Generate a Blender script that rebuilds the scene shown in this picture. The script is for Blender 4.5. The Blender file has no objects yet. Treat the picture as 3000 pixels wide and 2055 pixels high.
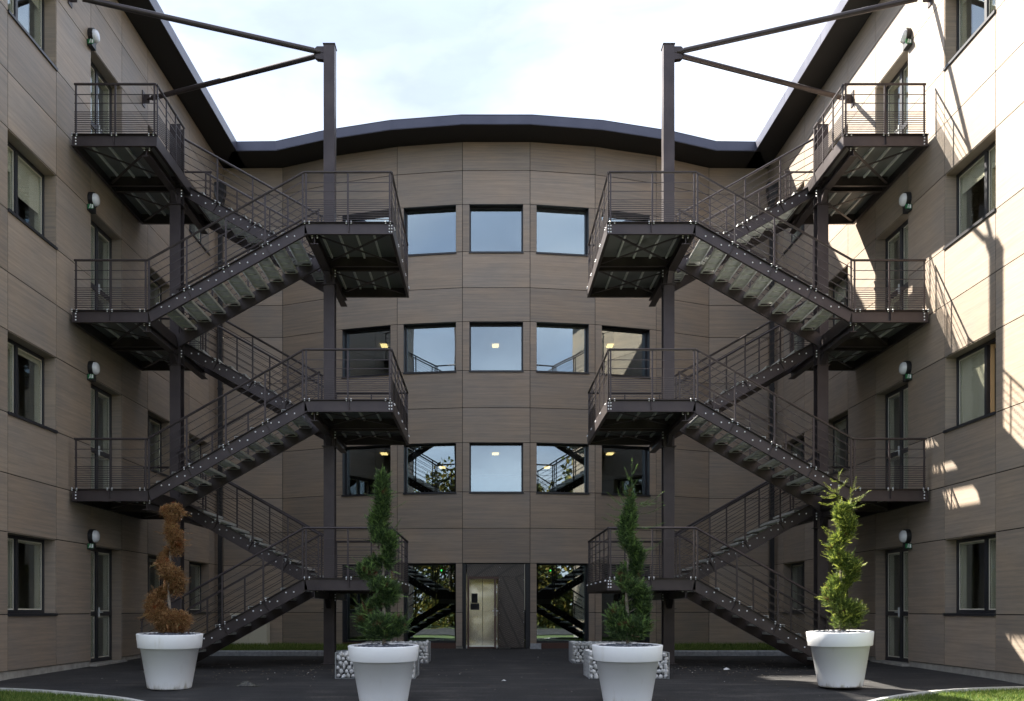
import bpy, math, random
from mathutils import Vector, Matrix
random.seed(7)
scene = bpy.context.scene
COL = scene.collection
R = math.radians

# ------------------------------------------------------------ camera, sky, sun, exposure
cam_d = bpy.data.cameras.new('camera'); cam = bpy.data.objects.new('camera', cam_d); COL.objects.link(cam)
cam.location = (-0.23, 0.0, 1.10); cam.rotation_euler = (R(90), 0, 0)
cam_d.sensor_width = 36.0; cam_d.lens = 35.0
cam_d.shift_x = 0.0233; cam_d.shift_y = 0.2532
cam_d.clip_end = 20000.0
scene.camera = cam
SUN = Vector((-4.68, 4.24, 5.70)).normalized()
elev = math.asin(SUN.z); az = math.atan2(SUN.x, SUN.y)
W = bpy.data.worlds.new('World'); scene.world = W; W.use_nodes = True
nt = W.node_tree; nt.nodes.clear()
def wn(t, **k):
    n = nt.nodes.new(t)
    for a, b in k.items(): setattr(n, a, b)
    return n
sky = wn('ShaderNodeTexSky', sky_type='NISHITA', sun_disc=False, sun_elevation=elev, sun_rotation=az)
sky.air_density = 1.0; sky.dust_density = 0.7; sky.ozone_density = 1.6
tc = wn('ShaderNodeTexCoord')
mp = wn('ShaderNodeMapping'); mp.inputs['Scale'].default_value = (1.0, 1.0, 2.6)
nz = wn('ShaderNodeTexNoise'); nz.inputs['Scale'].default_value = 2.3; nz.inputs['Detail'].default_value = 7; nz.inputs['Roughness'].default_value = 0.58
nz.inputs['Distortion'].default_value = 0.35
cr = wn('ShaderNodeValToRGB'); cr.color_ramp.elements[0].position = 0.36; cr.color_ramp.elements[1].position = 0.66
cr.color_ramp.elements[0].color = (0.93, 0.93, 0.93, 1); cr.color_ramp.elements[1].color = (1, 1, 1, 1)
mix = wn('ShaderNodeMix', data_type='RGBA', blend_type='MIX')
nz2 = wn('ShaderNodeTexNoise'); nz2.inputs['Scale'].default_value = 2.6; nz2.inputs['Detail'].default_value = 8; nz2.inputs['Distortion'].default_value = 0.5
cr2 = wn('ShaderNodeValToRGB'); cr2.color_ramp.elements[0].position = 0.38; cr2.color_ramp.elements[1].position = 0.66
cr2.color_ramp.elements[0].color = (0.50, 0.57, 0.73, 1); cr2.color_ramp.elements[1].color = (1.10, 1.17, 1.30, 1)
nt.links.new(mp.outputs[0], nz2.inputs['Vector']); nt.links.new(nz2.outputs['Fac'], cr2.inputs['Fac']); nt.links.new(cr2.outputs['Color'], mix.inputs[7])
bg = wn('ShaderNodeBackground'); bg.inputs['Strength'].default_value = 0.14
wo = wn('ShaderNodeOutputWorld')
L = nt.links.new
L(tc.outputs['Generated'], mp.inputs['Vector']); L(mp.outputs[0], nz.inputs['Vector']); L(nz.outputs['Fac'], cr.inputs['Fac'])
L(cr.outputs['Color'], mix.inputs[0]); L(sky.outputs[0], mix.inputs[6]); L(mix.outputs[2], bg.inputs['Color']); L(bg.outputs[0], wo.inputs['Surface'])
sd = bpy.data.lights.new('sun', 'SUN'); sd.energy = 2.3; sd.angle = R(0.55); sd.color = (1.0, 0.93, 0.82)
so = bpy.data.objects.new('sun', sd); COL.objects.link(so); so.rotation_euler = SUN.to_track_quat('Z', 'Y').to_euler(); so.location = (0, 0, 40)
scene.view_settings.view_transform = 'Standard'; scene.view_settings.look = 'None'
scene.view_settings.gamma = 1.0; scene.view_settings.use_curve_mapping = False
scene.view_settings.exposure = 3.36

# ------------------------------------------------------------ materials
MATS = {}
def mat(name, col, rough=0.6, metal=0.0, spec=0.5, coat=0.0):
    m = bpy.data.materials.new(name); m.use_nodes = True
    b = m.node_tree.nodes['Principled BSDF']
    b.inputs['Base Color'].default_value = (*col, 1); b.inputs['Roughness'].default_value = rough
    b.inputs['Metallic'].default_value = metal; b.inputs['Specular IOR Level'].default_value = spec
    b.inputs['Coat Weight'].default_value = coat
    MATS[name] = m
    return m
def N(m, t, **k):
    n = m.node_tree.nodes.new(t)
    for a, b in k.items(): setattr(n, a, b)
    return n
def K(m, a, b): m.node_tree.links.new(a, b)
def bsdf(m): return m.node_tree.nodes['Principled BSDF']
def ramp(m, stops):
    r = N(m, 'ShaderNodeValToRGB'); e = r.color_ramp.elements
    while len(e) < len(stops): e.new(0.5)
    for i, (p, c) in enumerate(stops):
        e[i].position = p; e[i].color = (*c, 1) if len(c) == 3 else c
    return r
def noise_col(m, scale, stops, detail=4, vec='Object', vscale=(1, 1, 1), bump=0.0, bdist=0.01, rough=None, rnd=0.0, distort=0.0):
    tc = N(m, 'ShaderNodeTexCoord'); mp = N(m, 'ShaderNodeMapping'); mp.inputs['Scale'].default_value = vscale
    K(m, tc.outputs[vec], mp.inputs['Vector'])
    src = mp.outputs[0]
    if rnd:
        oi = N(m, 'ShaderNodeObjectInfo'); mm = N(m, 'ShaderNodeMath', operation='MULTIPLY'); mm.inputs[1].default_value = rnd
        K(m, oi.outputs['Random'], mm.inputs[0])
        va = N(m, 'ShaderNodeVectorMath', operation='ADD'); K(m, src, va.inputs[0]); K(m, mm.outputs[0], va.inputs[1]); src = va.outputs[0]
    n = N(m, 'ShaderNodeTexNoise'); n.inputs['Scale'].default_value = scale; n.inputs['Detail'].default_value = detail
    n.inputs['Distortion'].default_value = distort
    K(m, src, n.inputs['Vector'])
    r = ramp(m, stops); K(m, n.outputs['Fac'], r.inputs['Fac']); K(m, r.outputs['Color'], bsdf(m).inputs['Base Color'])
    if bump:
        bp = N(m, 'ShaderNodeBump'); bp.inputs['Strength'].default_value = bump; bp.inputs['Distance'].default_value = bdist
        K(m, n.outputs['Fac'], bp.inputs['Height']); K(m, bp.outputs[0], bsdf(m).inputs['Normal'])
    if rough:
        rr = N(m, 'ShaderNodeMapRange'); rr.inputs['To Min'].default_value = rough[0]; rr.inputs['To Max'].default_value = rough[1]
        K(m, n.outputs['Fac'], rr.inputs['Value']); K(m, rr.outputs[0], bsdf(m).inputs['Roughness'])
    return n, r

# cladding: brown wood-look laminate boards, grain runs level
m = mat('cladding', (0.2, 0.17, 0.14), 0.5, spec=0.4)
tcn = N(m, 'ShaderNodeTexCoord'); oi = N(m, 'ShaderNodeObjectInfo')
mul = N(m, 'ShaderNodeMath', operation='MULTIPLY'); mul.inputs[1].default_value = 37.0; K(m, oi.outputs['Random'], mul.inputs[0])
va = N(m, 'ShaderNodeVectorMath', operation='ADD'); K(m, tcn.outputs['Object'], va.inputs[0]); K(m, mul.outputs[0], va.inputs[1])
def stream(scale3, sc, det):
    mpn = N(m, 'ShaderNodeMapping'); mpn.inputs['Scale'].default_value = scale3; K(m, va.outputs[0], mpn.inputs['Vector'])
    n = N(m, 'ShaderNodeTexNoise'); n.inputs['Scale'].default_value = sc; n.inputs['Detail'].default_value = det
    n.inputs['Distortion'].default_value = 0.06; K(m, mpn.outputs[0], n.inputs['Vector']); return n
n1 = stream((0.42, 0.42, 15.0), 1.5, 6); n2 = stream((3, 3, 90), 1.2, 3); n3 = stream((1, 1, 1.6), 0.8, 3)
r1 = ramp(m, [(0.25, (0.240, 0.200, 0.163)), (0.5, (0.300, 0.242, 0.190)), (0.75, (0.360, 0.285, 0.218))]); K(m, n1.outputs['Fac'], r1.inputs['Fac'])
r2 = ramp(m, [(0.35, (0.92, 0.92, 0.92)), (0.65, (1.06, 1.06, 1.06))]); K(m, n2.outputs['Fac'], r2.inputs['Fac'])
r3 = ramp(m, [(0.3, (0.88, 0.92, 0.97)), (0.7, (1.08, 1.03, 0.97))]); K(m, n3.outputs['Fac'], r3.inputs['Fac'])
mxa = N(m, 'ShaderNodeMix', data_type='RGBA', blend_type='MULTIPLY'); mxa.inputs[0].default_value = 1; K(m, r1.outputs[0], mxa.inputs[6]); K(m, r2.outputs[0], mxa.inputs[7])
mxb = N(m, 'ShaderNodeMix', data_type='RGBA', blend_type='MULTIPLY'); mxb.inputs[0].default_value = 1; K(m, mxa.outputs[2], mxb.inputs[6]); K(m, r3.outputs[0], mxb.inputs[7])
hsv = N(m, 'ShaderNodeHueSaturation'); mr = N(m, 'ShaderNodeMapRange'); mr.inputs['To Min'].default_value = 0.87; mr.inputs['To Max'].default_value = 1.12
K(m, oi.outputs['Random'], mr.inputs['Value']); K(m, mr.outputs[0], hsv.inputs['Value']); K(m, mxb.outputs[2], hsv.inputs['Color'])
K(m, hsv.outputs[0], bsdf(m).inputs['Base Color'])
bp = N(m, 'ShaderNodeBump'); bp.inputs['Strength'].default_value = 0.12; bp.inputs['Distance'].default_value = 0.004
K(m, n2.outputs['Fac'], bp.inputs['Height']); K(m, bp.outputs[0], bsdf(m).inputs['Normal'])

m = mat('steel', (0.05, 0.04, 0.04), 0.42, metal=0.6, spec=0.45)
noise_col(m, 3.0, [(0.3, (0.052, 0.043, 0.045)), (0.7, (0.078, 0.064, 0.064))], detail=6, rough=(0.34, 0.5))
m = mat('fascia', (0.05, 0.05, 0.06), 0.38, metal=0.4, spec=0.6)
noise_col(m, 2.0, [(0.3, (0.058, 0.060, 0.088)), (0.7, (0.074, 0.076, 0.108))], rough=(0.3, 0.45))
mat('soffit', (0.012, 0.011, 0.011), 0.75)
mat('black_metal', (0.014, 0.014, 0.016), 0.45)
mat('frame', (0.022, 0.022, 0.026), 0.4)
mat('rubber', (0.01, 0.01, 0.01), 0.9)
m = mat('galvanised', (0.4, 0.42, 0.43), 0.45, metal=0.1)
noise_col(m, 9.0, [(0.35, (0.54, 0.55, 0.53)), (0.65, (0.68, 0.69, 0.66))], detail=5, rough=(0.32, 0.55))
mat('deck_metal', (0.20, 0.21, 0.205), 0.5, metal=0.2)
mat('rib_metal', (0.75, 0.77, 0.76), 0.4, metal=0.2)
mat('bolt', (0.9, 0.91, 0.92), 0.35, metal=0.0)
mat('wire', (0.5, 0.52, 0.54), 0.4, metal=0.7)
m = mat('planter', (0.84, 0.84, 0.84), 0.42, spec=0.45)
tcn = N(m, 'ShaderNodeTexCoord'); oi = N(m, 'ShaderNodeObjectInfo'); mm = N(m, 'ShaderNodeMath', operation='MULTIPLY'); mm.inputs[1].default_value = 23; K(m, oi.outputs['Random'], mm.inputs[0])
va = N(m, 'ShaderNodeVectorMath', operation='ADD'); K(m, tcn.outputs['Object'], va.inputs[0]); K(m, mm.outputs[0], va.inputs[1])
mpn = N(m, 'ShaderNodeMapping'); mpn.inputs['Scale'].default_value = (7, 7, 1.2); K(m, va.outputs[0], mpn.inputs['Vector'])
d1 = N(m, 'ShaderNodeTexNoise'); d1.inputs['Scale'].default_value = 1.5; d1.inputs['Detail'].default_value = 7; K(m, mpn.outputs[0], d1.inputs['Vector'])
sp = N(m, 'ShaderNodeSeparateXYZ'); K(m, tcn.outputs['Object'], sp.inputs[0])
mz = N(m, 'ShaderNodeMapRange'); mz.inputs['From Min'].default_value = 0.0; mz.inputs['From Max'].default_value = 0.16; mz.inputs['To Min'].default_value = 0.30; mz.inputs['To Max'].default_value = 0.0; K(m, sp.outputs['Z'], mz.inputs['Value'])
ad = N(m, 'ShaderNodeMath', operation='ADD'); K(m, d1.outputs['Fac'], ad.inputs[0]); K(m, mz.outputs[0], ad.inputs[1])
r_ = ramp(m, [(0.62, (0.89, 0.89, 0.89)), (0.74, (0.83, 0.82, 0.80)), (0.88, (0.50, 0.47, 0.41))]); K(m, ad.outputs[0], r_.inputs['Fac']); K(m, r_.outputs[0], bsdf(m).inputs['Base Color'])
mat('cream', (0.66, 0.62, 0.50), 0.6)
mat('blind', (0.62, 0.58, 0.48), 0.8)
mat('room_wall', (0.40, 0.35, 0.27), 0.9)
mat('room_dark', (0.06, 0.055, 0.05), 0.9)
mat('ceiling_mat', (0.45, 0.43, 0.4), 0.9)
mat('pale_column', (0.62, 0.66, 0.68), 0.6)
mat('wood_edge', (0.5, 0.3, 0.13), 0.5)
m = mat('concrete', (0.4, 0.38, 0.35), 0.85)
noise_col(m, 6.0, [(0.3, (0.25, 0.235, 0.205)), (0.7, (0.40, 0.375, 0.33))], detail=8, bump=0.3)
m = mat('kerb_stone', (0.3, 0.3, 0.3), 0.85)
noise_col(m, 14.0, [(0.3, (0.26, 0.27, 0.28)), (0.7, (0.40, 0.41, 0.42))], detail=8, bump=0.3, rnd=9)
m = mat('kerb_pale', (0.5, 0.5, 0.48), 0.85)
noise_col(m, 10.0, [(0.3, (0.42, 0.41, 0.39)), (0.7, (0.62, 0.61, 0.58))], detail=8, bump=0.3)
m = mat('asphalt', (0.045, 0.045, 0.048), 0.85)
tcn = N(m, 'ShaderNodeTexCoord')
a1 = N(m, 'ShaderNodeTexNoise'); a1.inputs['Scale'].default_value = 38; a1.inputs['Roughness'].default_value = 0.8; a1.inputs['Detail'].default_value = 3; K(m, tcn.outputs['Object'], a1.inputs['Vector'])
a2 = N(m, 'ShaderNodeTexNoise'); a2.inputs['Scale'].default_value = 1.1; a2.inputs['Roughness'].default_value = 0.72; a2.inputs['Detail'].default_value = 8; K(m, tcn.outputs['Object'], a2.inputs['Vector'])
mpa = N(m, 'ShaderNodeMapping'); mpa.inputs['Scale'].default_value = (0.35, 2.2, 1); K(m, tcn.outputs['Object'], mpa.inputs['Vector'])
a3 = N(m, 'ShaderNodeTexNoise'); a3.inputs['Scale'].default_value = 2.2; a3.inputs['Detail'].default_value = 7; K(m, mpa.outputs[0], a3.inputs['Vector'])
ra = ramp(m, [(0.32, (0.005, 0.005, 0.006)), (0.66, (0.032, 0.031, 0.032))]); K(m, a1.outputs['Fac'], ra.inputs['Fac'])
rb = ramp(m, [(0.33, (0.55, 0.55, 0.58)), (0.52, (0.95, 0.93, 0.92)), (0.68, (1.9, 1.78, 1.65))]); K(m, a2.outputs['Fac'], rb.inputs['Fac'])
rc = ramp(m, [(0.36, (0.72, 0.72, 0.72)), (0.56, (1.15, 1.14, 1.1)), (0.68, (2.5, 2.4, 2.2))]); K(m, a3.outputs['Fac'], rc.inputs['Fac'])
mx1 = N(m, 'ShaderNodeMix', data_type='RGBA', blend_type='MULTIPLY'); mx1.inputs[0].default_value = 1; K(m, ra.outputs[0], mx1.inputs[6]); K(m, rb.outputs[0], mx1.inputs[7])
mx2 = N(m, 'ShaderNodeMix', data_type='RGBA', blend_type='MULTIPLY'); mx2.inputs[0].default_value = 1; K(m, mx1.outputs[2], mx2.inputs[6]); K(m, rc.outputs[0], mx2.inputs[7])
K(m, mx2.outputs[2], bsdf(m).inputs['Base Color'])
bp = N(m, 'ShaderNodeBump'); bp.inputs['Strength'].default_value = 0.6; bp.inputs['Distance'].default_value = 0.008
K(m, a1.outputs['Fac'], bp.inputs['Height']); K(m, bp.outputs[0], bsdf(m).inputs['Normal'])
m = mat('lawn', (0.06, 0.1, 0.02), 0.9)
noise_col(m, 1.2, [(0.3, (0.035, 0.06, 0.012)), (0.7, (0.09, 0.12, 0.03))], detail=8, bump=0.5, bdist=0.03)
def island_mat(name, stops, rough=0.6, trans=0.0, spec=0.3, patch=None):
    m = mat(name, stops[0][1], rough, spec=spec)
    g = N(m, 'ShaderNodeNewGeometry'); r = ramp(m, stops); K(m, g.outputs['Random Per Island'], r.inputs['Fac'])
    out = r.outputs[0]
    if patch:
        tc = N(m, 'ShaderNodeTexCoord'); n = N(m, 'ShaderNodeTexNoise'); n.inputs['Scale'].default_value = patch[0]; n.inputs['Detail'].default_value = 2
        K(m, tc.outputs['Object'], n.inputs['Vector'])
        rp = ramp(m, [(patch[1], (0, 0, 0)), (patch[1] + 0.06, (1, 1, 1))]); K(m, n.outputs['Fac'], rp.inputs['Fac'])
        mx = N(m, 'ShaderNodeMix', data_type='RGBA'); K(m, rp.outputs[0], mx.inputs[0]); K(m, out, mx.inputs[6]); mx.inputs[7].default_value = (*patch[2], 1)
        out = mx.outputs[2]
    K(m, out, bsdf(m).inputs['Base Color'])
    if trans:
        t = N(m, 'ShaderNodeBsdfTranslucent'); K(m, out, t.inputs['Color'])
        ms = N(m, 'ShaderNodeMixShader'); ms.inputs[0].default_value = trans
        K(m, bsdf(m).outputs[0], ms.inputs[1]); K(m, t.outputs[0], ms.inputs[2])
        K(m, ms.outputs[0], m.node_tree.nodes['Material Output'].inputs['Surface'])
    return m
island_mat('grass_blade', [(0.0, (0.06, 0.12, 0.02)), (0.6, (0.13, 0.21, 0.035)), (1.0, (0.32, 0.34, 0.10))], trans=0.35)
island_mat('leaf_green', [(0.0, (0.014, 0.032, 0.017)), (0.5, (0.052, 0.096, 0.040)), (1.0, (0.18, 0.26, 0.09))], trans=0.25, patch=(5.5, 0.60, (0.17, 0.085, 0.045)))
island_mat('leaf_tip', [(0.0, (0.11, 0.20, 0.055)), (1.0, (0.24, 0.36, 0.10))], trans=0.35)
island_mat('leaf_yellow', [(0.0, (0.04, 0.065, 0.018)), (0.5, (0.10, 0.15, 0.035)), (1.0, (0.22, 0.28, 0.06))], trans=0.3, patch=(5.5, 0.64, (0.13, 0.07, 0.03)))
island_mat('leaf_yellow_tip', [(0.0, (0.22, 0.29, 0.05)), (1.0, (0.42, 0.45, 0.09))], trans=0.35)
island_mat('leaf_brown', [(0.0, (0.06, 0.028, 0.014)), (0.45, (0.34, 0.165, 0.07)), (0.85, (0.62, 0.38, 0.18)), (1.0, (0.34, 0.32, 0.13))], trans=0.3, patch=(4.0, 0.62, (0.32, 0.09, 0.03)))
island_mat('tree_leaf', [(0.0, (0.03, 0.045, 0.012)), (0.5, (0.07, 0.08, 0.018)), (1.0, (0.22, 0.16, 0.03))], trans=0.3)
m = mat('bark', (0.2, 0.16, 0.12), 0.9); noise_col(m, 30, [(0.3, (0.16, 0.13, 0.10)), (0.7, (0.32, 0.27, 0.22))], bump=0.5)
m = mat('white_stone', (0.7, 0.69, 0.66), 0.7); noise_col(m, 12, [(0.3, (0.58, 0.57, 0.55)), (0.7, (0.80, 0.79, 0.77))], rnd=11)
mat('stone_core', (0.10, 0.10, 0.10), 0.9)
island_mat('slate_pebble', [(0.0, (0.05, 0.055, 0.07)), (0.7, (0.11, 0.12, 0.145)), (0.97, (0.2, 0.2, 0.21)), (1.0, (0.6, 0.6, 0.6))], rough=0.5)
island_mat('litter_mat', [(0.0, (0.08, 0.055, 0.04)), (0.6, (0.17, 0.14, 0.10)), (0.93, (0.26, 0.23, 0.20)), (1.0, (0.6, 0.6, 0.58))], rough=0.8)
mat('white_scrap', (0.7, 0.7, 0.7), 0.8)
m = mat('sack_mat', (0.1, 0.1, 0.08), 0.5); noise_col(m, 25, [(0.4, (0.008, 0.008, 0.007)), (0.62, (0.07, 0.066, 0.05))])
m = mat('stainless', (0.92, 0.86, 0.70), 0.2, metal=1.0)
tcn = N(m, 'ShaderNodeTexCoord'); a = N(m, 'ShaderNodeTexNoise'); a.inputs['Scale'].default_value = 1.6; a.inputs['Detail'].default_value = 1; K(m, tcn.outputs['Object'], a.inputs['Vector'])
bp = N(m, 'ShaderNodeBump'); bp.inputs['Strength'].default_value = 0.35; bp.inputs['Distance'].default_value = 0.05; K(m, a.outputs['Fac'], bp.inputs['Height']); K(m, bp.outputs[0], bsdf(m).inputs['Normal'])
m = mat('plywood_film', (0.035, 0.028, 0.026), 0.35)
tcn = N(m, 'ShaderNodeTexCoord')
def dash_layer(rot):
    mpn = N(m, 'ShaderNodeMapping'); mpn.inputs['Rotation'].default_value = (0, R(rot), 0); K(m, tcn.outputs['Object'], mpn.inputs['Vector'])
    sp = N(m, 'ShaderNodeSeparateXYZ'); K(m, mpn.outputs[0], sp.inputs[0])
    def wave(out, period, duty, off=0.0):
        d = N(m, 'ShaderNodeMath', operation='DIVIDE'); d.inputs[1].default_value = period; K(m, out, d.inputs[0])
        f = N(m, 'ShaderNodeMath', operation='FRACT'); K(m, d.outputs[0], f.inputs[0])
        l = N(m, 'ShaderNodeMath', operation='LESS_THAN'); l.inputs[1].default_value = duty; K(m, f.outputs[0], l.inputs[0]); return l.outputs[0]
    a = wave(sp.outputs['Z'], 0.052, 0.5); b = wave(sp.outputs['X'], 0.34, 0.84)
    no = N(m, 'ShaderNodeTexNoise'); no.inputs['Scale'].default_value = 48; K(m, mpn.outputs[0], no.inputs['Vector'])
    g = N(m, 'ShaderNodeMath', operation='GREATER_THAN'); g.inputs[1].default_value = 0.46; K(m, no.outputs['Fac'], g.inputs[0])
    x = N(m, 'ShaderNodeMath', operation='MULTIPLY'); K(m, a, x.inputs[0]); K(m, b, x.inputs[1])
    y = N(m, 'ShaderNodeMath', operation='MULTIPLY'); K(m, x.outputs[0], y.inputs[0]); K(m, g.outputs[0], y.inputs[1]); return y.outputs[0]
lo = dash_layer(24); hi = dash_layer(-58)
sp = N(m, 'ShaderNodeSeparateXYZ'); K(m, tcn.outputs['Object'], sp.inputs[0])
gt = N(m, 'ShaderNodeMath', operation='GREATER_THAN'); gt.inputs[1].default_value = 2.03; K(m, sp.outputs['Z'], gt.inputs[0])
mxs = N(m, 'ShaderNodeMix', data_type='FLOAT'); K(m, gt.outputs[0], mxs.inputs[0]); K(m, lo, mxs.inputs[2]); K(m, hi, mxs.inputs[3])
mxc = N(m, 'ShaderNodeMix', data_type='RGBA'); K(m, mxs.outputs[0], mxc.inputs[0]); mxc.inputs[6].default_value = (0.042, 0.032, 0.027, 1); mxc.inputs[7].default_value = (0.13, 0.105, 0.08, 1)
K(m, mxc.outputs[2], bsdf(m).inputs['Base Color'])
mat('door_brown', (0.085, 0.042, 0.03), 0.5)
mat('paper_dark', (0.05, 0.05, 0.05), 0.7)
mat('sign_green', (0.015, 0.16, 0.05), 0.4)
mat('sign_white', (0.8, 0.8, 0.8), 0.5)
mat('sign_blue', (0.08, 0.2, 0.5), 0.4)
mat('sign_red', (0.5, 0.03, 0.03), 0.4)
mat('lens', (0.78, 0.80, 0.84), 0.2, spec=0.6, coat=0.5)
mat('cabinet_mat', (0.62, 0.58, 0.46), 0.6)
mat('car_paint', (0.55, 0.56, 0.58), 0.25, coat=1.0)
mat('car_dark', (0.02, 0.02, 0.022), 0.2)
m = mat('vapour', (0.9, 0.9, 0.9), 1.0)
tl = N(m, 'ShaderNodeBsdfTranslucent'); tl.inputs['Color'].default_value = (0.95, 0.95, 0.95, 1); K(m, tl.outputs[0], m.node_tree.nodes['Material Output'].inputs['Surface'])
def emit(name, col, s):
    m = bpy.data.materials.new(name); m.use_nodes = True; t = m.node_tree; t.nodes.clear()
    e = t.nodes.new('ShaderNodeEmission'); e.inputs['Color'].default_value = (*col, 1); e.inputs['Strength'].default_value = s
    o = t.nodes.new('ShaderNodeOutputMaterial'); t.links.new(e.outputs[0], o.inputs['Surface']); MATS[name] = m
emit('lamp_glow', (1.0, 0.62, 0.26), 0.6); emit('led_green', (0.02, 1.0, 0.15), 0.6)
def glass(name, refl, tint, wav=0.02):
    m = bpy.data.materials.new(name); m.use_nodes = True; t = m.node_tree; t.nodes.clear(); MATS[name] = m
    o = t.nodes.new('ShaderNodeOutputMaterial'); ms = t.nodes.new('ShaderNodeMixShader')
    tr = t.nodes.new('ShaderNodeBsdfTransparent'); tr.inputs['Color'].default_value = (*tint, 1)
    gl = t.nodes.new('ShaderNodeBsdfGlossy'); gl.inputs['Roughness'].default_value = 0.0; gl.inputs['Color'].default_value = (0.82, 0.93, 1.0, 1)
    fr = t.nodes.new('ShaderNodeMath'); fr.operation = 'POWER'; fr.inputs[1].default_value = 4.0
    lw = t.nodes.new('ShaderNodeLayerWeight'); lw.inputs['Blend'].default_value = 0.5; t.links.new(lw.outputs['Facing'], fr.inputs[0])
    mr = t.nodes.new('ShaderNodeMapRange')
    mr.inputs['To Min'].default_value = refl; mr.inputs['To Max'].default_value = 0.95
    tc = t.nodes.new('ShaderNodeTexCoord'); nz = t.nodes.new('ShaderNodeTexNoise'); nz.inputs['Scale'].default_value = 0.9; nz.inputs['Detail'].default_value = 1
    bp = t.nodes.new('ShaderNodeBump'); bp.inputs['Strength'].default_value = wav; bp.inputs['Distance'].default_value = 0.06
    k = t.links.new
    k(tc.outputs['Object'], nz.inputs['Vector']); k(nz.outputs['Fac'], bp.inputs['Height']); k(bp.outputs[0], gl.inputs['Normal'])
    k(fr.outputs[0], mr.inputs['Value']); k(mr.outputs[0], ms.inputs[0]); k(tr.outputs[0], ms.inputs[1]); k(gl.outputs[0], ms.inputs[2]); k(ms.outputs[0], o.inputs['Surface'])
glass('glass_front', 0.27, (0.55, 0.62, 0.60), 0.03)
glass('glass_side', 0.06, (0.92, 0.93, 0.90), 0.03)

# ------------------------------------------------------------ mesh helpers
WP = {}
class MB:
    def __init__(s): s.v = []; s.f = []; s.mi = []
    def add(s, vs, fs, mi=0):
        o = len(s.v); s.v += [tuple(p) for p in vs]; s.f += [tuple(i + o for i in q) for q in fs]; s.mi += [mi] * len(fs)
    def hexa(s, p, mi=0):   # p: 4 bottom + 4 top
        s.add(p, [(0, 3, 2, 1), (4, 5, 6, 7), (0, 1, 5, 4), (1, 2, 6, 5), (2, 3, 7, 6), (3, 0, 4, 7)], mi)
    def box(s, a, b, mi=0):
        x0, y0, z0 = a; x1, y1, z1 = b
        s.hexa([(x0, y0, z0), (x1, y0, z0), (x1, y1, z0), (x0, y1, z0), (x0, y0, z1), (x1, y0, z1), (x1, y1, z1), (x0, y1, z1)], mi)
    def prism(s, pts, off, mi=0):
        n = len(pts); off = Vector(off); a = [Vector(p) for p in pts]; b = [p + off for p in a]
        s.add(a + b, [tuple(range(n - 1, -1, -1)), tuple(range(n, 2 * n))] + [(i, (i + 1) % n, n + (i + 1) % n, n + i) for i in range(n)], mi)
    def tube(s, p, q, r, n=6, mi=0, r2=None, caps=True):
        p = Vector(p); q = Vector(q); d = (q - p)
        if d.length < 1e-6: return
        d.normalize(); u = d.orthogonal().normalized(); w = d.cross(u); r2 = r if r2 is None else r2
        vs = [p + (u * math.cos(2 * math.pi * i / n) + w * math.sin(2 * math.pi * i / n)) * r for i in range(n)]
        vs += [q + (u * math.cos(2 * math.pi * i / n) + w * math.sin(2 * math.pi * i / n)) * r2 for i in range(n)]
        fs = [(i, (i + 1) % n, n + (i + 1) % n, n + i) for i in range(n)]
        if caps: fs += [tuple(range(n - 1, -1, -1)), tuple(range(n, 2 * n))]
        s.add(vs, fs, mi)
    def ball(s, c, r, mi=0, sq=(1, 1, 1), n=6, k=3):
        vs = [(c[0], c[1], c[2] - r * sq[2])]; 
        for j in range(1, k + 1):
            t = math.pi * j / (k + 1)
            for i in range(n):
                a = 2 * math.pi * i / n
                vs.append((c[0] + r * sq[0] * math.sin(t) * math.cos(a), c[1] + r * sq[1] * math.sin(t) * math.sin(a), c[2] - r * sq[2] * math.cos(t)))
        vs.append((c[0], c[1], c[2] + r * sq[2])); fs = []
        for i in range(n): fs.append((0, 1 + (i + 1) % n, 1 + i))
        for j in range(k - 1):
            for i in range(n):
                a = 1 + j * n; fs.append((a + i, a + (i + 1) % n, a + n + (i + 1) % n, a + n + i))
        a = 1 + (k - 1) * n
        for i in range(n): fs.append((a + i, a + (i + 1) % n, len(vs) - 1))
        s.add(vs, fs, mi)
    def build(s, name, mats, parent=None, origin=None, smooth=False):
        if isinstance(mats, str): mats = [mats]
        pw = WP.get(parent, Vector((0, 0, 0))) if parent else Vector((0, 0, 0))
        og = Vector(origin) if origin is not None else pw
        me = bpy.data.meshes.new(name); me.from_pydata([tuple(Vector(p) - og) for p in s.v], [], s.f)
        for mm in mats: me.materials.append(MATS[mm])
        if len(mats) > 1: me.polygons.foreach_set('material_index', s.mi)
        if smooth: me.polygons.foreach_set('use_smooth', [True] * len(me.polygons))
        me.update()
        o = bpy.data.objects.new(name, me); COL.objects.link(o)
        o.location = og - pw
        if parent: o.parent = parent
        WP[o] = og
        return o
def lathe(prof, c, n=48, mi=0):
    mb = MB(); vs = []; k = len(prof)
    for i in range(n):
        a = 2 * math.pi * i / n
        for r, z in prof: vs.append((c[0] + r * math.cos(a), c[1] + r * math.sin(a), c[2] + z))
    fs = []
    for i in range(n):
        for j in range(k - 1): fs.append((i * k + j, ((i + 1) % n) * k + j, ((i + 1) % n) * k + j + 1, i * k + j + 1))
    mb.add(vs, fs, mi); return mb
def thing(name, label, cat, loc, group=None):
    o = bpy.data.objects.new(name, None); COL.objects.link(o); o.location = loc; o.empty_display_size = 0.3
    WP[o] = Vector(loc); o['label'] = label; o['category'] = cat
    if group: o['group'] = group
    return o
def tag(o, label=None, cat=None, group=None, kind=None):
    if label: o['label'] = label
    if cat: o['category'] = cat
    if group: o['group'] = group
    if kind: o['kind'] = kind
    return o
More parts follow.
